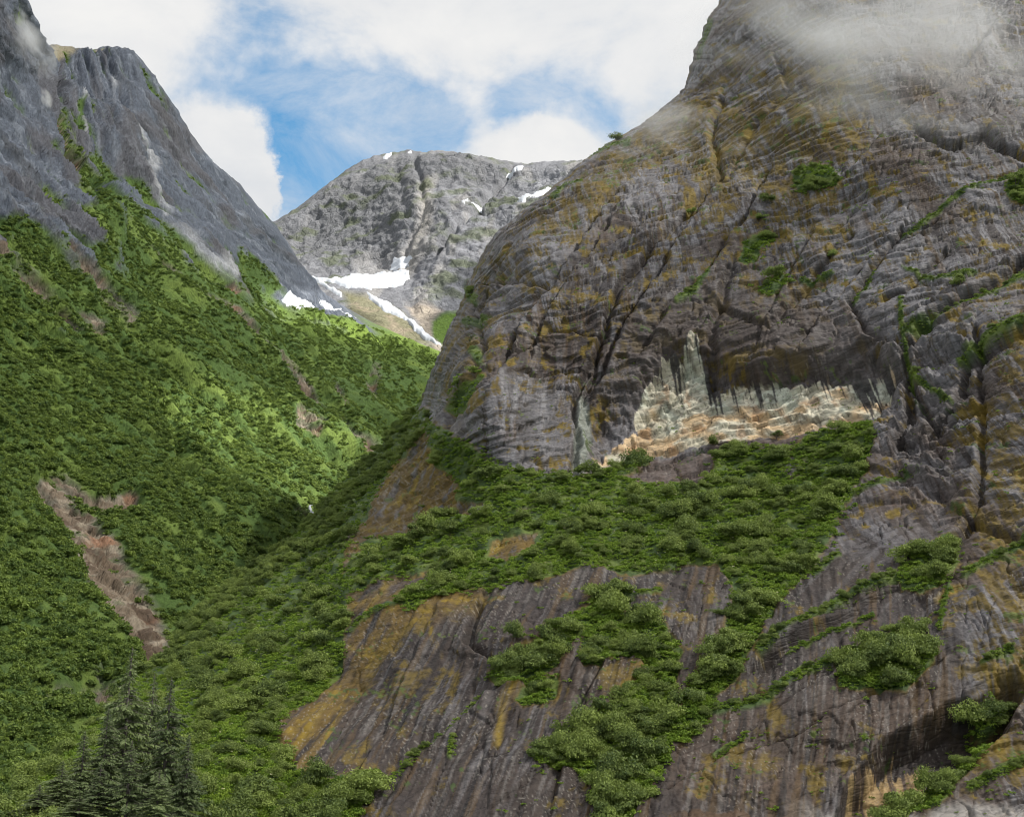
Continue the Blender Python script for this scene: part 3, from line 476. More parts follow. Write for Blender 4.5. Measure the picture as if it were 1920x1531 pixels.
SLIDES = [([(105, 925), (140, 960), (160, 1010), (185, 1050), (205, 1090), (225, 1130), (262, 1175), (285, 1215), (290, 1260), (290, 1300)], 34), ([(130, 930), (170, 945), (240, 945)], 14), ([(210, 410), (260, 460), (300, 495)], 4), ([(300, 500), (350, 540), (400, 580), (440, 620), (500, 670), (560, 720), (610, 765), (650, 800), (700, 840)], 6), ([(0, 460), (60, 520), (120, 575), (190, 610)], 12), ([(130, 480), (190, 545), (250, 600)], 12), ([(560, 790), (600, 812)], 9), ([(620, 720), (650, 760)], 5), ([(690, 705), (700, 740)], 8), ([(545, 975), (565, 1000), (540, 1030), (520, 1040)], 9), ([(200, 400), (130, 300), (100, 200)], 5), ([(610, 780), (660, 830), (700, 845)], 5), ([(380, 860), (380, 880)], 4), ([(145, 1320), (170, 1300), (180, 1330)], 16), ([(90, 1330), (120, 1310)], 14), ([(40, 1090), (45, 1115)], 4), ([(265, 420), (330, 480), (400, 530), (470, 560)], 4)]
slide = np.zeros(PX.shape); sbig = np.zeros(PX.shape)
for i, (p, w) in enumerate(SLIDES):
    m = line(wx*.5+PX*.5, wy*.5+PY*.5, p, w*(1.3 if i < 2 else 1.25), .6 if i > 1 else .35); slide = np.maximum(slide, m)
    if i < 2: sbig = np.maximum(sbig, line(wx*.5+PX*.5, wy*.5+PY*.5, p, w*1.8, .6))
slide = np.clip(slide*sst(-.55, -.05, fbm(U*.035, V*.035, 4, 201))*(.35+1.1*sst(-.25, .15, fbm(U*.05, V*.05, 4, 79, .65)+.3*(sbig > 0))), 0, 1)
green = (1-rock)*(1-slide)
D = fbm(U*.004, V*.004, 2, 80)*14+rn*9*sst(1500, 400, PY)+ridged(px_s*.02, px_t*.003, 4, 81)*7+fbm(U*.02, V*.02, 4, 82)*2.5
D += rock*(rn2*3.5+ridged(fan*.20, PY*.012, 4, 83)*4+fbm(fan*.6, PY*.05, 3, 84)*1.8)
D += -sbig*12-6*slide*(1-sbig)+slide*(fbm(U*.08, V*.1, 4, 85)*4+(cells(U*.12, V*.12, 194)[0]-.5)*6)
for p, w, dp in [([(30, -40), (75, 90), (95, 170), (110, 260), (160, 380)], 9, 22), ([(180, 95), (250, 200), (320, 330)], 4, 7), ([(300, 1420), (290, 1250), (260, 1180)], 16, 14), ([(560, 800), (640, 860), (690, 850)], 9, 10), ([(310, 760), (330, 800), (350, 880), (390, 920)], 12, 12), ([(90, 1320), (180, 1300), (220, 1250)], 14, 12)]:
    dd, sg, _ = segd(wx*.5+PX*.5, wy*.5+PY*.5, p); D += -dp*np.exp(-(dd/w)**2)
dd, sg, _ = segd(wx, wy, [(30, -80), (72, 90), (98, 180), (130, 290), (190, 420)], pad=90); D += np.where(sg > 0, 1, 0)*np.exp(-dd/40.)*20
P = P0+NN*(D*np.clip(edl/25, 0.05, 1)*np.clip(YB/900, .5, 1.6))[..., None]
col = np.zeros(P.shape, np.float32)+np.array([.095, .110, .140], np.float32)
col *= (1+.40*fbm(fan*.16, PY*.009, 5, 86, .7)+.2*fbm(fan*.5, PY*.08, 3, 87))[..., None]
col = cmix(col, (.22, .245, .29), sst(.22, .45, fbm(fan*.2+3, PY*.009, 5, 88, .7)+.05)*.65)
col = cmix(col, (.085, .09, .10), sst(.15, .5, rn2)*.6); col = cmix(col, (.085, .075, .075), sst(.1, .45, fbm(fan*.02, PY*.006, 4, 89)+.2*(PX < 200))*.5)
col = cmix(col, (.30, .26, .16), line(wx, wy, [(90, 95), (130, 100), (180, 100)], 14)*.8)
for p, w in [([(205, 150), (240, 240), (285, 330), (310, 400)], 5), ([(140, 200), (165, 260)], 4), ([(310, 420), (380, 490), (440, 520)], 8), ([(230, 350), (290, 420)], 4)]:
    col = cmix(col, (.40, .41, .43), line(wx, wy, p, w*1.5, .9)*sst(-.4, .2, rn2)*.8)
g1 = cmix(np.zeros(P.shape, np.float32)+np.array([.072, .122, .030], np.float32), (.125, .180, .038), sst(-.2, .5, fbm(px_s*.03, px_t*.006, 4, 90, .6)+.5*fbm(U*.03, V*.03, 3, 91)))
g1 = cmix(g1, (.15, .22, .035), .8*poly(wx, wy, [(560, 590), (640, 600), (700, 612), (830, 660), (820, 700), (700, 680), (600, 660), (480, 580)], 30, 80))  # sunlit upper slope painted as a brighter ground green
sc = cmix(np.zeros(P.shape, np.float32)+np.array([.20, .155, .11], np.float32), (.11, .075, .05), sst(-.1, .4, fbm(U*.04, V*.05, 4, 92))*.9)
sc = cmix(sc, (.34, .29, .22), sst(.15, .35, fbm(U*.12, V*.14, 4, 93))*.8); sc = cmix(sc, (.42, .17, .08), sst(.35, .6, fbm(U*.03+7, V*.04, 3, 94))*.4)
m = slide*.95; col = col*(1-green[..., None])+g1*green[..., None]; col = col*(1-m[..., None])+sc*m[..., None]
msk = np.stack([rock*.2, green, green], -1)
bk = []
for dy, dz in [(1500, -900), (500, -120), (90, -3)]:
    b = P[:1].copy(); b[..., 1] += dy; b[..., 0] -= dy*.25; b[..., 2] += dz; bk.append(b)
PB = np.concatenate(bk+[P], 0); cb = np.concatenate([col[:1]]*3+[col], 0); mb = np.concatenate([msk[:1]]*3+[msk], 0)
tag(link('valley_side', mesh_np('valley_side', PB, grid_faces(*PB.shape[:2]), M_SLOPE, cb, True, mb)), 'steep green valley side rising to a blue grey rock wall on the left', None, None, 'structure')
LP, LN, LGREEN, LYB = P, grid_normals(P), green, YB
def left_at(px, py, A=None):
    px = np.asarray(px, float); c = (px-LX0)/(LX1-LX0)*(LC-1); r = left_uv(np.asarray(py, float), px)
    if A is not None: return sample(A, r, c)
    return sample(LP, r, c), sample(LN, r, c)

# ================================================================== BACK MOUNTAIN
BR, BC = 250, 380
BX0, BX1 = 380.0, 1280.0
pxc2 = np.linspace(BX0, BX1, BC); ys2 = lerp(BM_X, BM_Y, pxc2)+fbm(pxc2*.07, pxc2*0, 4, 95)*2.5
PY = ys2[None]+(760-ys2)[None]*np.linspace(0, 1, BR)[:, None]; PX = np.repeat(pxc2[None], BR, 0)
BACK_PTS = [(380, 480, 4300), (515, 415, 4200), (640, 325, 4400), (770, 283, 4500), (900, 292, 4300), (1090, 300, 3900), (1280, 360, 3600), (600, 480, 3750), (700, 500, 3600), (770, 480, 3500), (760, 400, 3850), (900, 450, 3400), (1000, 400, 3500), (860, 590, 2950), (800, 640, 2750), (700, 560, 3100), (600, 540, 3350), (650, 600, 2800), (780, 560, 3150), (380, 760, 2700), (800, 760, 2500), (1280, 760, 2600), (1000, 600, 2950), (550, 600, 2900)]
YB = tps(BACK_PTS, PX, PY); edb = PY-ys2[None]; q = np.clip(1-edb/16, 0, 1); YB = YB*(1+.05*(1-np.sqrt(np.clip(1-q*q, 0, 1))))
P0 = px2w(PX, PY, YB); NN = grid_normals(P0); U, V = P0[..., 0], P0[..., 2]
wx = PX+fbm(U*.004, V*.004, 4, 96)*9; wy = PY+fbm(U*.004+5, V*.004, 4, 97)*9
D = fbm(U*.0022, V*.0022, 3, 98)*45+ridged(U*.006, V*.004, 4, 99)*9+fbm(U*.03, V*.03, 4, 100)*9+(cells(U*.012+V*.004, V*.022, 195)[0]-.5)*9
ru, rv = rot(U, V, 25); wsw = rv*.016+fbm(ru*.003, rv*.006, 4, 101)*1.6; s_ = wsw-np.floor(wsw); D += -np.where(s_ < .8, s_/.8, (1-s_)/.2)*9*sst(-.3, .3, fbm(U*.004, V*.004, 2, 102))
for p, w, dp in [([(780, 285), (785, 340), (800, 400), (780, 450), (760, 490)], 6, 14), ([(745, 330), (750, 380), (770, 420)], 10, 12), ([(960, 312), (920, 360), (870, 420), (820, 480)], 5, 35), ([(1040, 350), (960, 400), (890, 400)], 4, 25)]:
    D += -dp*np.exp(-(segd(wx, wy, p)[0]/w)**2)
floor_ = poly(wx, wy, [(560, 500), (620, 520), (680, 505), (770, 500), (765, 540), (790, 590), (860, 590), (900, 700), (600, 700), (540, 560)], 12, 60)
D *= (1-.75*floor_)
P = P0+NN*(D*np.clip(edb/20, .05, 1))[..., None]
col = np.zeros(P.shape, np.float32)+np.array([.19, .195, .215], np.float32); col *= (1+.3*fbm(U*.006, V*.006, 4, 103)+.3*fbm(U*.03, V*.02, 4, 104))[..., None]
dark = poly(wx, wy, [(500, 430), (640, 320), (780, 280), (900, 285), (980, 310), (900, 360), (800, 330), (790, 400), (740, 480), (560, 480)], 40, 80)  # cloud shade on the left face, painted into the rock colour
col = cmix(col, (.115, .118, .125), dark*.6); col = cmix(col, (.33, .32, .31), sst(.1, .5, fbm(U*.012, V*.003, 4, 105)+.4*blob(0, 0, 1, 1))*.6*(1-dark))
col = cmix(col, (.36, .34, .31), line(wx, wy, [(800, 360), (800, 430), (780, 470), (760, 500)], 22, .95)*.7)
col = cmix(col, (.09, .11, .05), sst(.25, .6, fbm(U*.008, V*.012, 5, 106)+.12+.25*poly(wx, wy, [(840, 480), (960, 400), (1100, 330), (1000, 520), (880, 560)], 30, 60))*.65)
mor = poly(wx, wy, [(640, 545), (700, 560), (760, 600), (800, 640), (830, 670), (700, 620), (660, 600)], 8); col = cmix(col, (.20, .19, .10), mor*.8); col = cmix(col, (.30, .25, .19), mor*sst(.1, .5, fbm(U*.02, V*.02, 4, 107))*.7)
gr = poly(wx, wy, [(810, 610), (830, 595), (880, 580), (900, 700), (840, 660), (815, 640)], 5); col = cmix(col, (.11, .18, .035), gr); col = cmix(col, (.36, .31, .26), (poly(wx, wy, [(760, 580), (830, 590), (810, 610), (815, 640), (840, 660), (820, 665), (790, 620)], 4))*.85)
b = P[:1].copy(); b[..., 1] += 1800; b[..., 2] -= 1200; b2 = P[:1].copy(); b2[..., 1] += 350; b2[..., 2] -= 25
PB = np.concatenate([b, b2, P], 0); cb = np.concatenate([col[:1]]*2+[col], 0)
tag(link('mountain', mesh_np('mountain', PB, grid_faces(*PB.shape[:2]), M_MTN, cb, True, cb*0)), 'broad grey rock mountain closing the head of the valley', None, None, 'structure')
BP = P
def back_at(px, py):
    px = np.asarray(px, float); c = (px-BX0)/(BX1-BX0)*(BC-1); y0 = np.interp(px, pxc2, ys2); return sample(BP, (np.asarray(py, float)-y0)/(760-y0)*(BR-1), c)

# ------------------------------------------------------------------ snow
def snow(pts, label, at, thick, step=2.0):
    p = np.array(pts, float); x = np.arange(p[:, 0].min()-4, p[:, 0].max()+4, step); y = np.arange(p[:, 1].min()-4, p[:, 1].max()+4, step)
    gx, gy = np.meshgrid(x, y); n1 = fbm(gx*.09, gy*.09, 3, 110)*3.0; n2 = fbm(gx*.09+7, gy*.14, 3, 111)*3.0
    Dm, _, _ = segd(gx+n1, gy+n2, pts, True, 50); ins = inpoly(gx+n1, gy+n2, pts); sd_ = np.where(ins, Dm, -Dm)
    B = at(gx, gy); B = B[0] if isinstance(B, tuple) else B
    off = np.clip(sd_/2.5, -1, 1)*thick; v = np.array([0, 0, CZ])-B; v /= np.linalg.norm(v, axis=-1, keepdims=True)
    Q = B+(v*.8+np.array([0, 0, .6]))*off[..., None]
    F = grid_faces(*gx.shape); keep = (sd_.ravel()[F] > -step*1.2).any(1); F = F[keep]
    used = np.unique(F); mp = np.full(gx.size, -1); mp[used] = np.arange(len(used))
    if len(used) == 0: return
    o = link('snow_patch', mesh_np('snow_patch', Q.reshape(-1, 3)[used], mp[F], M_SNOW)); tag(o, label, 'snow patch', 'old snow left at the head of the valley')
snow([(578, 517), (610, 522), (640, 520), (670, 508), (720, 506), (766, 504), (766, 520), (752, 536), (720, 540), (690, 543), (650, 540), (630, 534), (600, 526), (640, 552), (640, 560), (615, 545)], 'largest white snowfield spread across the basin under the grey mountain', back_at, 9)
snow([(728, 498), (740, 484), (770, 477), (765, 490), (745, 502), (730, 503)], 'small ragged snow patch just above the main snowfield', back_at, 8)
snow([(683, 546), (700, 555), (730, 575), (760, 600), (790, 620), (808, 636), (828, 655), (815, 648), (795, 640), (778, 625), (760, 610), (720, 590), (700, 570)], 'long tapering snow tongue running down the gully toward the cliff edge', back_at, 9)
snow([(966, 378), (1000, 358), (1044, 343), (1035, 352), (1000, 370), (975, 380)], 'slanting snow streak high on the mountain close to the cliff skyline', back_at, 9)
snow([(946, 322), (960, 312), (988, 309), (975, 316), (955, 321)], 'thin snow strip on the right part of the mountain crest', back_at, 9, 1.5)
snow([(866, 392), (874, 383), (882, 382), (872, 392)], 'tiny snow dot beside the diagonal rock band of the mountain', back_at, 8, 1.5)
snow([(885, 388), (900, 382), (918, 376), (905, 384), (890, 390)], 'small snow sliver right of the tiny snow dot on the mountain', back_at, 8, 1.5)
snow([(718, 293), (728, 287), (735, 285), (733, 291), (722, 296)], 'small snow cap near the mountain summit', back_at, 8, 1.5)
snow([(762, 284), (768, 281), (772, 286), (764, 288)], 'tiny snow remnant on the very top of the mountain', back_at, 8, 1.5)
snow([(522, 568), (540, 545), (560, 556), (590, 572), (592, 590), (586, 600), (555, 592), (535, 580)], 'snow wedge at the foot of the left rock wall above green brush', left_at, 6)
snow([(592, 562), (605, 566), (640, 580), (665, 592), (678, 598), (660, 592), (630, 578), (605, 572)], 'narrow snow ribbon between the left wall foot and the green slope', left_at, 6)
snow([(553, 488), (566, 493), (560, 497)], 'little snow scrap in the notch between left wall and mountain', back_at, 8, 1.5)

# ------------------------------------------------------------------ plants
def leaves_mesh(name, mat, n, lobes, leaf, seed, flat=.75, low=-.1, extra=None):
    rs = np.random.RandomState(seed); c = []
    for i in range(lobes):
        a = rs.rand()*6.283; r = .74*math.sqrt(rs.rand()); z = (.25+.75*rs.rand())*(1-.45*r); c.append((math.cos(a)*r, math.sin(a)*r, z, .19+.29*rs.rand()))
    c = np.array(c); k = rs.randint(0, lobes, n); d = rs.normal(size=(n, 3)); d[:, 2] = np.abs(d[:, 2])*.9+low; d /= np.linalg.norm(d, axis=1, keepdims=True)
    rad = c[k, 3]*(1-.35*rs.rand(n)**2)*(1+.16*rs.normal(size=n))
    pos = c[k, :3]+d*rad[:, None]; pos[:, 2] *= flat
    nn = d+rs.normal(size=(n, 3))*.55; nn /= np.linalg.norm(nn, axis=1, keepdims=True)
    t = np.cross(nn, rs.normal(size=(n, 3))); t /= np.linalg.norm(t, axis=1, keepdims=True); b = np.cross(nn, t)
    s = leaf*(.6+.8*rs.rand(n))[:, None]
    V = np.stack([pos-t*s, pos-b*s*.55, pos+t*s, pos+b*s*.55+nn*s*.2], 1).reshape(-1, 3); F = np.arange(n*4).reshape(-1, 4)
    return mesh_np(name, V, F, mat, smooth=False)
SHRUB = [leaves_mesh('alder_shrub', M_ALDER, 2600, 11+i, .055, 200+i, .88) for i in range(6)]
FARS = [leaves_mesh('slope_shrub', M_FAR, 170, 8, .17, 230+i, .85) for i in range(5)]
FERN = [leaves_mesh('fern_clump', M_FERN, 150, 6, .13, 250+i, .7, .1) for i in range(4)]
def stems_mesh(name):
    V, F = [], []; rs = np.random.RandomState(5)
    for i in range(7):
        a = rs.rand()*6.28; tip = np.array([math.cos(a)*.5, math.sin(a)*.5, .55]); base = np.array([math.cos(a)*.05, math.sin(a)*.05, -.3]); r0 = .025
        for k, (p, r) in enumerate(((base, r0), (tip*.55+np.array([0, 0, .1]), r0*.7), (tip, r0*.3))):
            for j in range(5): V.append(p+np.array([math.cos(j*1.2566)*r, math.sin(j*1.2566)*r, 0]))
        b = i*15
        for k in range(2):
            for j in range(5): F.append((b+k*5+j, b+k*5+(j+1) % 5, b+k*5+5+(j+1) % 5, b+k*5+5+j))
    return mesh_np(name, V, F, M_STEM)
STEMS = stems_mesh('stems')
def scatter_obj(name, protos, P, sc, seed, label, lean=None):
    me = bpy.data.meshes.new(name); me.vertices.add(len(P)); me.vertices.foreach_set('co', np.asarray(P, np.float32).ravel())
    rs = np.random.RandomState(seed); n = len(P)
    a = me.attributes.new('sc', 'FLOAT', 'POINT'); a.data.foreach_set('value', np.asarray(sc, np.float32))
    a = me.attributes.new('ix', 'INT', 'POINT'); a.data.foreach_set('value', rs.randint(0, len(protos), n).astype(np.int32))
    rr = np.zeros((n, 3), np.float32); rr[:, 2] = rs.rand(n)*6.283; rr[:, :2] = rs.normal(size=(n, 2))*.12
    if lean is not None: rr[:, 0] += lean
    a = me.attributes.new('rt', 'FLOAT_VECTOR', 'POINT'); a.data.foreach_set('vector', rr.ravel())
    o = link(name, me); tag(o, label, None, None, 'stuff')
    g = bpy.data.node_groups.new(name, 'GeometryNodeTree'); g.interface.new_socket('Geometry', in_out='INPUT', socket_type='NodeSocketGeometry'); g.interface.new_socket('Geometry', in_out='OUTPUT', socket_type='NodeSocketGeometry')
    N, L = g.nodes.new, g.links.new; gi, go = N('NodeGroupInput'), N('NodeGroupOutput')
    ip = N('GeometryNodeInstanceOnPoints'); m2p = N('GeometryNodeMeshToPoints'); L(gi.outputs[0], m2p.inputs[0]); L(m2p.outputs[0], ip.inputs['Points']); L(ip.outputs[0], go.inputs[0])
    j = N('GeometryNodeJoinGeometry')
    for p in reversed(protos):
        oi = N('GeometryNodeObjectInfo'); oi.inputs['Object'].default_value = p; ti = N('GeometryNodeGeometryToInstance'); L(oi.outputs['Geometry'], ti.inputs[0]); L(ti.outputs[0], j.inputs[0])
    L(j.outputs[0], ip.inputs['Instance']); ip.inputs['Pick Instance'].default_value = True
    for nm, ty, sk in (('sc', 'FLOAT', 'Scale'), ('ix', 'INT', 'Instance Index'), ('rt', 'FLOAT_VECTOR', 'Rotation')):
        q = N('GeometryNodeInputNamedAttribute'); q.data_type = ty; q.inputs[0].default_value = nm; L(q.outputs[0], ip.inputs[sk])
    md = o.modifiers.new('scatter', 'NODES'); md.node_group = g; return o
def pts_in(pts, n, seed):
    rs = np.random.RandomState(seed); p = np.array(pts, float); lo, hi = p.min(0), p.max(0); out = np.zeros((0, 2))
    while len(out) < n:
        q = lo+rs.rand(n*3, 2)*(hi-lo); out = np.vstack([out, q[inpoly(q[:, 0], q[:, 1], pts)]])
    return out[:n]
def area(pts):
    p = np.array(pts, float); return .5*abs(np.dot(p[:, 0], np.roll(p[:, 1], 1))-np.dot(p[:, 1], np.roll(p[:, 0], 1)))
cand = []
for i, (k, p) in enumerate(VEG.items()):
    n = max(3, int(area(p)/(470 if k in ('bench', 'ridge') else 480))); q = pts_in(p, n, 300+i)
    if k == 'ridge': q = q[(q[:, 1] < 1640)]
    for x, y in q:
        if any(inpoly(np.array([x]), np.array([y]), pp)[0] for pp in ([(830, 972), (840, 925), (915, 930), (905, 965)], [(900, 1048), (912, 1000), (1020, 980), (1015, 1020), (950, 1055)], [(1470, 912), (1508, 865), (1470, 845)])): continue
        cl = noise(np.array([x*.021]), np.array([y*.026]), 310)[0]
        if k in ('bench', 'ridge') and cl < -.2: continue
        cand.append((k, x, y, (1.5+2.9*random.random()**1.6)*(1+.35*max(cl, 0))))
LONE = [(965, 1212, 3.6, 'round alder bush alone on the slab beside the slanting chain of shrubs'), (1050, 1372, 2.6, 'small alder bush standing left above the triangular thicket'), (1160, 1312, 2.2, 'low bush on the mossy slab under the island of shrubs'), (1345, 1163, 2.0, 'small round bush on dark rock left of the bench thicket tail'), (1440, 385, 3.4, 'dark round bush high on the wall just below the perched clump'), (1432, 416, 2.6, 'smaller bush directly under the dark round bush on the upper wall'),
 (1158, 262, 3.4, 'bush standing on the skyline of the cliff against the sky'), (1297, 386, 2.2, 'tiny lone bush left of centre on the upper wall'), (883, 550, 3.4, 'bush in the niche at the left edge of the cliff under the skyline'), (1717, 685, 2.8, 'bush in the shaded gully right of the pale band'), (1028, 510, 2.2, 'tiny bush on the crack left of centre on the wall'), (1560, 476, 2.6, 'small leafy tuft alone on the grey upper wall'), (1800, 535, 3.2, 'round bush on the diagonal grassy ledge at right'), (1905, 345, 3.6, 'large bush at the right edge on the upper ledge'), (820, 858, 3.4, 'bush at the upper left tip of the moss covered slab'), (784, 940, 1.4, 'tiny bush alone on the moss covered slab'), (1445, 778, 2.6, 'little bush at the lower edge of the pale band'), (1335, 800, 3.0, 'leafless greyish bush at the foot of the pale band')]
protos, made = [], 0
def put_shrub(x, y, s, label, group, i, parts=False):
    p, n = cliff_at(x, y); p = p+n*s*.18-np.array([0, 0, s*.15])
    o = link('alder_shrub', SHRUB[i % 6] if not parts else None); o.location = p; o.rotation_euler = (random.gauss(0, .1)-.12, random.gauss(0, .1), random.random()*6.28); o.scale = (s*(.75+.6*random.random()), s*(.8+.3*random.random()), s*(.75+.55*random.random()))
    tag(o, label, 'shrub', group)
    if parts: link('foliage', SHRUB[i % 6], o); link('stems', STEMS, o)
    return o
for i, (x, y, s, lb) in enumerate(LONE): put_shrub(x, y, s, lb, 'lone bushes rooted on the cliff', i, True)
order = sorted([j for j in range(len(cand)) if not (cand[j][1] < 340 and cand[j][2] > 1330 or cand[j][2] > 1545)], key=lambda j: -cand[j][3]/cliff_at(cand[j][1], cand[j][2])[0][1])
ind = order[:278]; inset = set(ind); rest = [j for j in range(len(cand)) if j not in inset]
SPOTS = [('bench', 860, 840, 'below the left foot of the grey wall'), ('bench', 960, 910, 'in the thicket under the left part of the wall'), ('bench', 1100, 920, 'under the narrow pale streak'), ('bench', 1250, 940, 'under the dark rock lip of the wall'), ('bench', 1400, 870, 'climbing from the bench toward the pale band'), ('bench', 1570, 815, 'at the upper right corner of the bench'), ('bench', 1560, 940, 'along the right rim of the bench'), ('bench', 1400, 980, 'in the heart of the bench thicket'), ('bench', 1200, 1025, 'on the bench rim above the middle slab'), ('bench', 1000, 1040, 'below the small yellow mossy patch'), ('bench', 830, 1060, 'between the moss slab and the bench'), ('bench', 1480, 1080, 'where the bench thicket narrows'), ('bench', 1400, 1180, 'in the tail of the bench thicket'), ('bench', 1310, 1330, 'at the lowest end of the thicket tail'),
 ('ridge', 760, 800, 'on the spur top beside the wall foot'), ('ridge', 690, 900, 'on the spur left of the moss covered slab'), ('ridge', 620, 1010, 'on the spur left of the moss slab tip'), ('ridge', 540, 1100, 'in the middle of the green spur'), ('ridge', 460, 1110, 'on the spur crest above the creek ravine'), ('ridge', 600, 1200, 'beside the upper edge of the rusty slab'), ('ridge', 470, 1240, 'on the broad face of the green spur'), ('ridge', 370, 1190, 'on the spur crest above the shaded ravine'), ('ridge', 320, 1290, 'at the spur foot near the spruce tops'), ('ridge', 520, 1320, 'left of the rust streaked slab'), ('ridge', 410, 1370, 'on the meadow right of the spruces'), ('ridge', 440, 1480, 'at the bottom edge right of the spruces'), ('ridge', 560, 1500, 'under the rust streaked slab'), ('ridge', 670, 1480, 'on the green tongue below the slab'), ('ridge', 250, 1450, 'behind the lower left spruces'), ('ridge', 80, 1540, 'in the bottom left corner'),
 ('seam', 740, 1040, 'in the belt crossing the moss slab'), ('strip', 800, 1110, 'in the strip under the moss slab'), ('middle', 1140, 1130, 'at the head of the slanting shrub chain'), ('middle', 1070, 1190, 'midway in the slanting shrub chain'), ('middle', 970, 1270, 'at the foot of the slanting shrub chain'), ('island', 1150, 1200, 'on the left of the green island'), ('island', 1240, 1230, 'on the right of the green island'), ('triangle', 1230, 1310, 'at the top of the triangular thicket'), ('triangle', 1070, 1420, 'in the left tip of the triangular thicket'), ('triangle', 1170, 1380, 'in the middle of the triangular thicket'), ('triangle', 1170, 1500, 'at the bottom of the triangular thicket'), ('patch', 1010, 1305, 'in the clump hanging below the chain'),
 ('shoulder', 1610, 1250, 'on the left of the shoulder clump'), ('shoulder', 1700, 1220, 'on the right of the shoulder clump'), ('spur', 1740, 1060, 'in the clump above the slanting ledges'), ('shore', 1720, 1480, 'low above the bleached shore rocks'), ('shore', 1830, 1410, 'higher up the bank above the shore'), ('nook', 1860, 1310, 'in the nook beside the dark overhang'), ('perch', 1520, 330, 'in the clump perched on the upper wall'), ('under', 1165, 860, 'below the left end of the pale band'), ('dangle', 1420, 465, 'in the hanging clump on the upper wall'), ('tuft', 1445, 530, 'in the clump above the dark streaked rock'), ('chimney', 865, 740, 'in the crack near the left cliff edge'), ('east', 1900, 345, 'on the ledge at the right wall edge')]
cells_ = {}
for j in ind:
    k, x, y, s_ = cand[j]; b = min((q for q in SPOTS if q[0] == k), key=lambda q: (q[1]-x)**2+(q[2]-y)**2); cells_.setdefault(b[3], []).append(j)
namer = {}
for ph, js in cells_.items():
    left = list(js)
    for word, key in (('topmost', lambda j: cand[j][2]), ('lowest', lambda j: -cand[j][2]), ('leftmost', lambda j: cand[j][1]), ('rightmost', lambda j: -cand[j][1]), ('largest remaining inner', lambda j: -cand[j][3]), ('smallest inner', lambda j: cand[j][3]), ('second highest', lambda j: cand[j][2]), ('second lowest', lambda j: -cand[j][2])):
        if len(js) == 1: namer[js[0]] = 'alder shrub '+ph; left = []; break
        if not left: break
        j = min(left, key=key); left.remove(j); namer[j] = word.replace('largest remaining', 'largest')+' alder shrub '+ph
    for j in left: namer[j] = 'middle sized inner alder shrub '+ph
group_of = {j: 'alder shrubs '+ph for ph, js in cells_.items() for j in js}
for j in ind:
    k, x, y, s_ = cand[j]; o = put_shrub(x, y, s_, namer[j], group_of[j], j)
    if len(protos) < 6 and o.data.name not in [q.data.name for q in protos]: protos.append(o)
A = np.array([[cand[j][1], cand[j][2], cand[j][3]] for j in rest]); p, n = cliff_at(A[:, 0], A[:, 1])
SP, SS = [p+n*A[:, 2:3]*.18-np.c_[A[:, 2]*0, A[:, 2]*0, A[:, 2]*.15]], [A[:, 2]]
for i, (pl, w) in enumerate(STRIPS):    # small shrubs strung along the ledges
    L_ = np.array(pl, float); seg = np.hypot(*np.diff(L_, axis=0).T); n = int(seg.sum()/9*(.6 if w < 5 else 1)); t = np.sort(RS.rand(n)); cs = np.r_[0, np.cumsum(seg)]/seg.sum()
    x = np.interp(t, cs, L_[:, 0])+RS.normal(size=n)*w*.4; y = np.interp(t, cs, L_[:, 1])+RS.normal(size=n)*w*.4; s = (.35+.8*RS.rand(n))*(w/7.)
    p, nn = cliff_at(x, y); SP.append(p+nn*s[:, None]*.2); SS.append(s)
n = 420; y = 770+RS.rand(n)*480; x = np.interp(y, CL_Y, CL_X)+3+RS.rand(n)**1.6*60; s_ = 1.6+2.0*RS.rand(n); p, nn = cliff_at(x, y); SP.append(p+nn*s_[:, None]*.1); SS.append(s_)
scatter_obj('brush', protos, np.vstack(SP), np.concatenate(SS), 400, 'smaller alder brush filling the gaps of the cliff thickets and ledges')
# bright fern and grass cover under and between the shrubs
SP, SS = [], []
for i, (k, pl) in enumerate(VEG.items()):
    n = int(area(pl)/30); q = pts_in(pl, n, 500+i)+RS.normal(size=(n, 2))*4; q = q[(q[:, 1] < 1640) & ~inpoly(q[:, 0], q[:, 1], [(836, 968), (846, 928), (910, 934), (902, 962)]) & ~inpoly(q[:, 0], q[:, 1], [(905, 1045), (916, 1000), (1018, 982), (1010, 1018), (950, 1052)])]; n = len(q); s = .7+.9*RS.rand(n); p, nn = cliff_at(q[:, 0], q[:, 1]); SP.append(p); SS.append(s)
for i, (pl, w) in enumerate(STRIPS):
    L_ = np.array(pl, float); seg = np.hypot(*np.diff(L_, axis=0).T); n = int(seg.sum()*.7); t = RS.rand(n); cs = np.r_[0, np.cumsum(seg)]/seg.sum()
    x = np.interp(t, cs, L_[:, 0])+RS.normal(size=n)*w*.55; y = np.interp(t, cs, L_[:, 1])+RS.normal(size=n)*w*.55; p, nn = cliff_at(x, y); SP.append(p); SS.append(.35+.5*RS.rand(n))
x = 870+RS.rand(16000)*1100; y = RS.rand(16000)*1530; pr = fbm(x*.02, y*.03, 4, 66)+.6*noise(x*.11, y*.11, 67); k = (pr > .52); x, y = x[k], y[k]; k = x > np.interp(y, CM_Y, CM_X)+12; x, y = x[k], y[k]
p, nn = cliff_at(x, y); SP.append(p); SS.append(.3+.7*RS.rand(len(x))**2)
fern_protos = []
FL = leaves_mesh('flower_cluster', M_FLOWER, 40, 4, .2, 77, .8); q = np.vstack([pts_in(VEG['bench'], 260, 78), pts_in([(330, 1250), (480, 1150), (600, 1160), (500, 1350), (520, 1500), (380, 1500)], 160, 79)]); q = q[noise(q[:, 0]*.02, q[:, 1]*.03, 80) > .05]
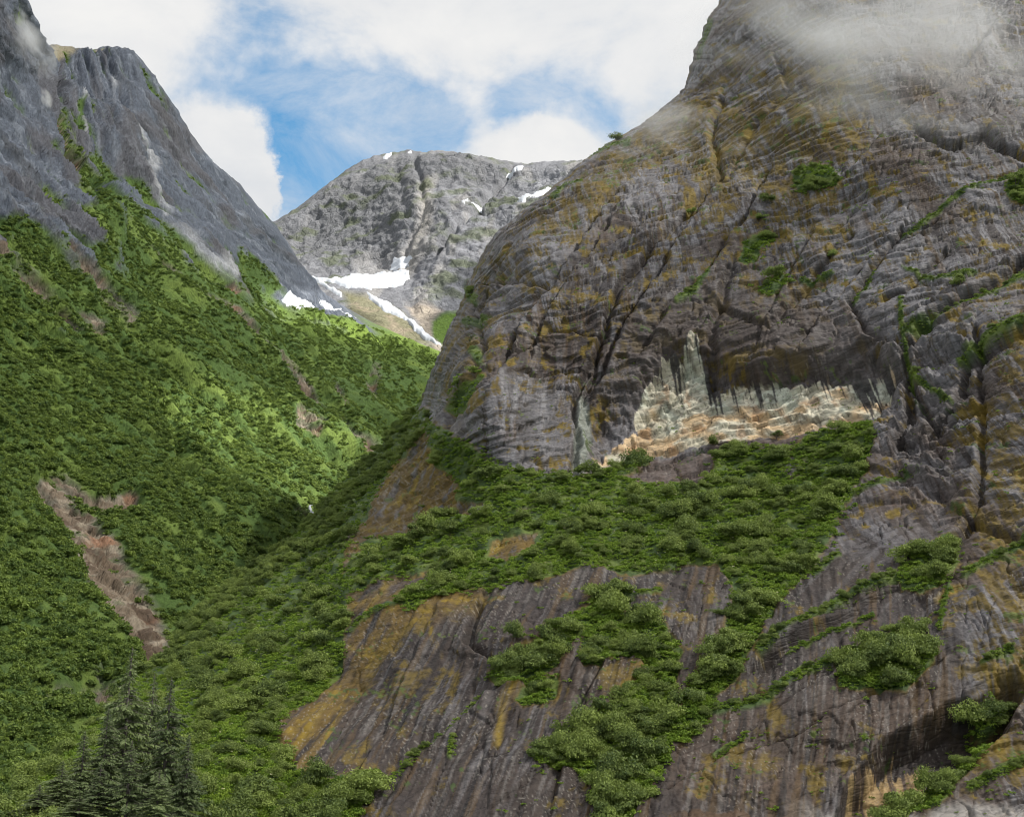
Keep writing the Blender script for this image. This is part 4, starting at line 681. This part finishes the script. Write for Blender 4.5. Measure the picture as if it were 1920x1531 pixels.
x, y = 395, 1336; p, nn = cliff_at(x, y); fo = link('flower_cluster', FL); fo.location = p+nn*.8; fo.scale = (.5,)*3; tag(fo, 'cream flower heads on the grassy patch right of the spruces', 'flowers')
fp, nn = cliff_at(q[:, 0], q[:, 1]); FLP = fp+nn*1.2
for i in range(4):
    x, y = [(1010, 1455), (1345, 1388), (1660, 1262), (1240, 930)][i]; p, nn = cliff_at(x, y); o = link('fern_clump', FERN[i]); o.location = p; o.scale = (1.2,)*3
    tag(o, ['bright green fern clump at the left tip of the triangular thicket', 'bright green fern clump beside the tail of the bench thicket', 'bright green fern clump among the shoulder shrubs', 'bright green fern clump under the rock lip at the top of the bench'][i], 'fern', 'fern clumps on the cliff'); fern_protos.append(o)
scatter_obj('flowers', [fo], FLP, .18+.28*RS.rand(len(FLP)), 605, 'small cream flower heads sprinkled through the green')
scatter_obj('ground_cover', fern_protos, np.vstack(SP), np.concatenate(SS), 600, 'bright green fern and grass carpet on the cliff ledges')
# brush of the far valley side
n = 330000; x = -260+RS.rand(n)*1180; y = 60+RS.rand(n)*1600
k = (y > np.interp(x, pxc, ysil)+6) & (y < np.interp(x, pxc, ybot)); x, y = x[k], y[k]
g = left_at(x, y, LGREEN[..., None])[:, 0]; Yd = left_at(x, y, LYB[..., None])[:, 0]
cl = fbm((x-np.interp(y, _y, _g))*.035, y*.009, 4, 700, .6)+.6*fbm(x*.05, y*.05, 2, 701)
pr = g**3*np.clip((Yd/1900)**1.7, .05, 1)*(.22+1.0*sst(-.35, .15, cl))*.9; k = RS.rand(len(x)) < pr; x, y, Yd, cl = x[k], y[k], Yd[k], cl[k]
p, nn = left_at(x, y); s = (1.5+3.0*RS.rand(len(x))**1.8)*(1+.25*np.clip(cl, -.5, .8)); far_protos = []
for i in range(5):
    x_, y_ = [(270, 1130), (395, 1010), (470, 935), (30, 1180), (640, 880)][i]; q, _ = left_at(x_, y_); o = link('slope_shrub', FARS[i]); o.location = q; o.scale = (6.5, 6, 6)
    tag(o, ['dark leafy tree beside the lower end of the brown rock slide', 'dark leafy tree above the ravine left of the creek', 'leafy tree just above the shaded ravine right of the rock slide', 'leafy tree on the near green slope at the left edge', 'leafy tree in the sunlit brush above the creek bend'][i], 'tree', 'leafy trees on the valley side'); far_protos.append(o)
scatter_obj('valley_brush', far_protos, p, s, 710, 'dense alder brush covering the valley side'); print('valley brush', len(p), 'cliff cand', len(cand))

# ------------------------------------------------------------------ spruces
def spruce(seed, sparse=0.0):
    rs = np.random.RandomState(seed); V, F = [], []; TV, TF = [], []; BV, BF = [], []
    for k in range(11):
        z = k/10.; r = .016*(1-z)**.8+.0012; cx = .006*math.sin(3*z+seed)
        for j in range(7): TV.append((cx+math.cos(j*.8976)*r, math.sin(j*.8976)*r, z))
    for k in range(10):
        for j in range(7): TF.append((k*7+j, k*7+(j+1) % 7, k*7+7+(j+1) % 7, k*7+7+j))
    z = .06
    while z < .985:
        prof = (1-z)**.9*.33*(.62+.5*rs.rand())*(1+.3*math.sin(z*23+seed)*math.sin(z*9+seed*2)); nb = 5+int(4*(1-z))
        for b in range(nb):
            if rs.rand() < sparse+(.25 if z < .25 else 0): dead = True
            else: dead = rs.rand() < .06
            a = rs.rand()*6.283; Lb = prof*(.65+.5*rs.rand()); dr = .38+.2*rs.rand(); d = np.array([math.cos(a), math.sin(a), 0]); sd_ = np.array([-d[1], d[0], 0]); z0 = z+rs.normal()*.004
            q = [np.array([0, 0, z0])+d*Lb*t+np.array([0, 0, Lb*(.12*t-dr*t*t*1.0+.16*t**4)]) for t in (0, .35, .7, 1)]
            i0 = len(BV)
            for t, pt in enumerate(q):
                r = .0022*(1-t*.28); BV.extend([pt+sd_*r, pt-sd_*r, pt+np.array([0, 0, r*1.6])])
            for t in range(3):
                for j in range(3): BF.append((i0+t*3+j, i0+t*3+(j+1) % 3, i0+t*3+3+(j+1) % 3, i0+t*3+3+j))
            if dead: continue
            ns = max(5, int(30*Lb/.22))
            for s_ in range(ns):
                t = .15+.85*(s_+rs.rand())/ns; i = min(2, int(t*3)); f = t*3-i; c = q[i]*(1-f)+q[min(3, i+1)]*f
                side = 1 if s_ % 2 else -1; ln = (.018+.045*(1-t)**.6*Lb/.2)*(.7+.6*rs.rand()); dv = d*.65+sd_*side*(.5+.5*rs.rand())+np.array([0, 0, -.45-.6*rs.rand()]); dv /= np.linalg.norm(dv)
                wv = np.cross(dv, rs.normal(size=3)); wv /= np.linalg.norm(wv)+1e-9; wv *= ln*.20; i1 = len(V)
                V.extend([c-wv*.6, c+dv*ln*.5-wv, c+dv*ln, c+dv*ln*.5+wv]); F.append((i1, i1+1, i1+2, i1+3))
        z += .014+.020*(1-z)*rs.rand()
    return mesh_np('trunk', TV, TF, M_BARK), mesh_np('crown', V, F, M_SPRUCE, smooth=False), mesh_np('branches', BV, BF, M_BARK, smooth=False)
SPR = [spruce(901, .05), spruce(902, .15), spruce(903, .3), spruce(904, .0), spruce(905, .1), spruce(906, .2)]
TREES = [(250, 1212, 232, 0, 1.0, 'tallest spruce of the grove at lower left, its top before the ravine'), (322, 1268, 226, 1, 1.0, 'dark spruce at the right side of the lower left grove'), (290, 1262, 238, 1, .9, 'slim spruce between the two tallest of the grove'), (205, 1325, 222, 3, 1.1, 'full crowned spruce left of the tallest one'), (160, 1370, 218, 0, 1.15, 'broad spruce on the left flank of the grove'), (248, 1385, 205, 2, 1.0, 'thin spruce with bare grey twigs in front of the tallest one'), (300, 1440, 202, 2, .9, 'low bare twigged spruce at the foot of the dark spruce'),
 (118, 1425, 212, 3, 1.2, 'pale green young spruce near the bottom left'), (75, 1470, 208, 0, 1.2, 'small spruce by the lower left corner'), (190, 1430, 205, 1, 1.1, 'bushy spruce low in the middle of the grove'), (355, 1375, 214, 2, .8, 'sparse grey green spruce right of the grove'), (150, 1490, 200, 3, 1.2, 'small pale spruce at the bottom edge'), (30, 1515, 205, 3, 1.2, 'lowest spruce in the left corner'), (225, 1300, 240, 0, 1.0, 'spruce behind the tallest one, only its upper crown showing')]
for i, (x, y, Y, k, wd_, lb) in enumerate(TREES):
    top = px2w(x, y, Y); base_z = 1.0; h = top[2]-base_z
    if i == 10: h *= 1
    r = link('spruce_tree', None); r.location = (top[0], Y, base_z); wdd = max(h, 16)*wd_; r.scale = (wdd, wdd, h); r.rotation_euler = (0, 0, i*1.3)
    tag(r, lb, 'tree', 'spruces of the lower left grove'); t, c, b_ = SPR[(k if i < 4 else (i*5+1) % 6)]; link('trunk', t, r); link('crown', c, r); link('branches', b_, r)

# ------------------------------------------------------------------ waterfall in the creek, water, seabed
rs = np.random.RandomState(3); fl = [(572, 955), (570, 968), (566, 978), (567, 990), (560, 1000), (548, 1012), (535, 1026)]
tq = np.linspace(0, len(fl)-1, 34); fx_ = np.interp(tq, range(len(fl)), [a for a, b in fl]); fy_ = np.interp(tq, range(len(fl)), [b for a, b in fl]); pw, pn = left_at(fx_, fy_); V_ = []
for p, n in zip(pw, pn):
    w = .5+1.5*rs.rand(); dx = rs.normal()*.4
    for s_ in (-1, -.4, .3, 1): V_.append(p+n*(4.5+.8*rs.rand()-abs(s_)*2)+np.array([s_*w+dx, 0, 0]))
tag(link('waterfall', mesh_np('waterfall', V_, grid_faces(34, 4), M_SNOW)), 'thin white cascade dropping through the rocks of the creek', 'waterfall')
w = 15000; tag(link('water', mesh_np('water', [(-w, -w, 0), (w, -w, 0), (w, 300, 0), (-w, 300, 0)], [(0, 1, 2, 3)], M_WATER)), 'grey green fjord water at the foot of the cliff', None, None, 'structure')
M_GND = plain('ground', (.10, .12, .06), .9, .01)
tag(link('ground', mesh_np('ground', [(-30000, -20000, -32), (30000, -20000, -32), (30000, 40000, -32), (-30000, 40000, -32)], [(0, 1, 2, 3)], M_GND)), 'low ground far beyond and below the mountains', None, None, 'structure')

# ------------------------------------------------------------------ mist wisps
def mist(name, px, py, Y, size, dens, seed, label, tilt=0, sc=2.6):
    m = bpy.data.materials.new(name); m.use_nodes = True; nt = m.node_tree; nt.nodes.clear(); N, L = nt.nodes.new, nt.links.new
    out = N('ShaderNodeOutputMaterial'); pv = N('ShaderNodeVolumePrincipled'); L(pv.outputs[0], out.inputs['Volume']); pv.inputs['Color'].default_value = (1, 1, 1, 1); pv.inputs['Anisotropy'].default_value = .1
    tc = N('ShaderNodeTexCoord'); ln = N('ShaderNodeVectorMath'); ln.operation = 'LENGTH'; L(tc.outputs['Object'], ln.inputs[0])
    n = N('ShaderNodeTexNoise'); n.inputs['Scale'].default_value = sc; n.inputs['Detail'].default_value = 4; n.inputs['Roughness'].default_value = .5; n.inputs['Distortion'].default_value = .4
    mp = N('ShaderNodeMapping'); mp.inputs['Location'].default_value = (seed, seed*2, 0); L(tc.outputs['Object'], mp.inputs[0]); L(mp.outputs[0], n.inputs['Vector'])
    a = N('ShaderNodeMapRange'); L(ln.outputs['Value'], a.inputs[0]); a.inputs[1].default_value = .15; a.inputs[2].default_value = 1; a.inputs[3].default_value = .16; a.inputs[4].default_value = -.32
    b = N('ShaderNodeMath'); b.operation = 'ADD'; L(a.outputs[0], b.inputs[0]); L(n.outputs['Fac'], b.inputs[1])
    c = N('ShaderNodeMapRange'); L(b.outputs[0], c.inputs[0]); c.inputs[1].default_value = .42; c.inputs[2].default_value = .85; c.inputs[4].default_value = dens; L(c.outputs[0], pv.inputs['Density'])
    import bmesh
    bm = bmesh.new(); bmesh.ops.create_icosphere(bm, subdivisions=3, radius=1); me = bpy.data.meshes.new(name); bm.to_mesh(me); bm.free(); me.materials.append(m)
    o = link(name, me); o.location = px2w(px, py, Y); o.scale = size; o.rotation_euler = (0, tilt, 0); tag(o, label, None, None, 'stuff')
mist('mist', 1690, 75, 425, (120, 34, 58), .07, 3, 'veil of thin grey mist drifting across the top of the right cliff', R(8))
mist('mist', 1240, 235, 520, (34, 20, 20), .05, 5, 'faint scrap of mist by the cliff skyline', R(-20))
mist('mist', 62, 75, 1500, (36, 40, 80), .055, 9, 'ragged wisp of mist before the notch of the left wall', R(-28), 1.8)
mist('mist', 88, 185, 1450, (11, 15, 24), .13, 12, 'small wisp of mist below the larger one on the left wall', R(-15), 1.8)

# ------------------------------------------------------------------ haze of the valley air
def haze():
    x0, x1, y0, y1, z0, z1 = -2600, 3200, -60, 6300, -33, 3200
    V_ = [(x, y, z) for x in (x0, x1) for y in (y0, y1) for z in (z0, z1)]; F_ = [(0, 1, 3, 2), (4, 6, 7, 5), (0, 4, 5, 1), (2, 3, 7, 6), (0, 2, 6, 4), (1, 5, 7, 3)]
    m = bpy.data.materials.new('haze'); m.use_nodes = True; nt = m.node_tree; nt.nodes.clear(); o_ = nt.nodes.new('ShaderNodeOutputMaterial'); pv = nt.nodes.new('ShaderNodeVolumePrincipled')
    pv.inputs['Color'].default_value = (.80, .90, 1, 1); pv.inputs['Density'].default_value = HAZE; nt.links.new(pv.outputs[0], o_.inputs['Volume'])
    tag(link('haze', mesh_np('haze', V_, F_, m, smooth=False)), 'thin bluish air filling the valley', None, None, 'stuff')
HAZE = .00006
USE_HAZE = False
if USE_HAZE: haze()

# ------------------------------------------------------------------ unseen overcast layer added toward the sun, gaps cut to light chosen patches
def shade_clouds():
    Hc = 3300.0; st = 45.0
    A = CP[::12, ::12].reshape(-1, 3); g0 = LP[::8, ::8]; B = g0.reshape(-1, 3); yy, xx = np.meshgrid(np.arange(LR)[::8], np.arange(LC)[::8], indexing='ij')
    lx = np.interp(xx, np.arange(LC), pxc); ly = np.interp(xx, np.arange(LC), ysil)+(np.interp(xx, np.arange(LC), ybot)-np.interp(xx, np.arange(LC), ysil))*yy/(LR-1)
    lit = np.zeros(lx.shape, bool)
    for p in LIT: lit |= inpoly(lx, ly, p)
    lit = lit.ravel()
    def proj(Q): t = (Hc-Q[:, 2])/SUND[2]; return Q[:, :2]+SUND[:2]*t[:, None]
    a = np.vstack([proj(A), proj(B[~lit])]); l = proj(B[lit]); lo, hi = a.min(0)-150, a.max(0)+150
    gx, gy = np.meshgrid(np.arange(lo[0], hi[0], st), np.arange(lo[1], hi[1], st)); m = np.zeros(gx.shape)
    def splat(Q, r, v):
        for q in Q:
            i0, i1 = int((q[1]-r-lo[1])/st), int((q[1]+r-lo[1])/st)+2; j0, j1 = int((q[0]-r-lo[0])/st), int((q[0]+r-lo[0])/st)+2
            i0, j0 = max(i0, 0), max(j0, 0); d = np.hypot(gx[i0:i1, j0:j1]-q[0], gy[i0:i1, j0:j1]-q[1]) < r; m[i0:i1, j0:j1][d] = v
    splat(a, 110, 1); splat(l, 60, 0)
    for k in range(1): m = (m+np.roll(m, 1, 0)+np.roll(m, -1, 0)+np.roll(m, 1, 1)+np.roll(m, -1, 1))/5
    th = m-.5+.10*fbm(gx*.004, gy*.004, 4, 800); puff = (.55+.45*np.abs(fbm(gx*.006, gy*.006, 4, 801)))
    top = Hc+np.sqrt(np.clip(th, 0, 1))*260*puff; bot = Hc-np.sqrt(np.clip(th, 0, 1))*70*puff
    V1 = np.stack([gx, gy, top], -1).reshape(-1, 3); V2 = np.stack([gx, gy, bot], -1).reshape(-1, 3); F = grid_faces(*gx.shape); k = (th.ravel()[F] > 0).any(1); F = F[k]
    FF = np.vstack([F, F[:, ::-1]+len(V1)]); used = np.unique(FF); mp = np.full(len(V1)*2, -1); mp[used] = np.arange(len(used))
    mt = bpy.data.materials.new('shade_cloud'); mt.use_nodes = True; nt = mt.node_tree; b = nt.nodes['Principled BSDF']; N, L = nt.nodes.new, nt.links.new
    tr = N('ShaderNodeBsdfTransparent'); tl = N('ShaderNodeBsdfTranslucent'); tl.inputs[0].default_value = (.95, .96, .97, 1); ms = N('ShaderNodeMixShader'); ms.inputs[0].default_value = CLOUDT; b.inputs['Base Color'].default_value = (.95, .95, .95, 1)
    m2 = N('ShaderNodeMixShader'); L(b.outputs[0], m2.inputs[1]); L(tl.outputs[0], m2.inputs[2]); L(m2.outputs[0], ms.inputs[1]); L(tr.outputs[0], ms.inputs[2]); L(ms.outputs[0], nt.nodes['Material Output'].inputs[0])
    tag(link('shade_cloud', mesh_np('shade_cloud', np.vstack([V1, V2])[used], mp[FF], mt)), 'unseen overcast layer added to shade the valley, gaps cut for sunlit patches', None, None, 'stuff')
CLOUDT = .62
LIT = [[(320, 720), (380, 770), (480, 760), (560, 800), (640, 840), (740, 850), (740, 900), (640, 960), (560, 960), (500, 930), (440, 850), (380, 800)], [(500, 555), (640, 560), (900, 620), (990, 700), (830, 690), (740, 650), (640, 640), (520, 590)]]
shade_clouds()
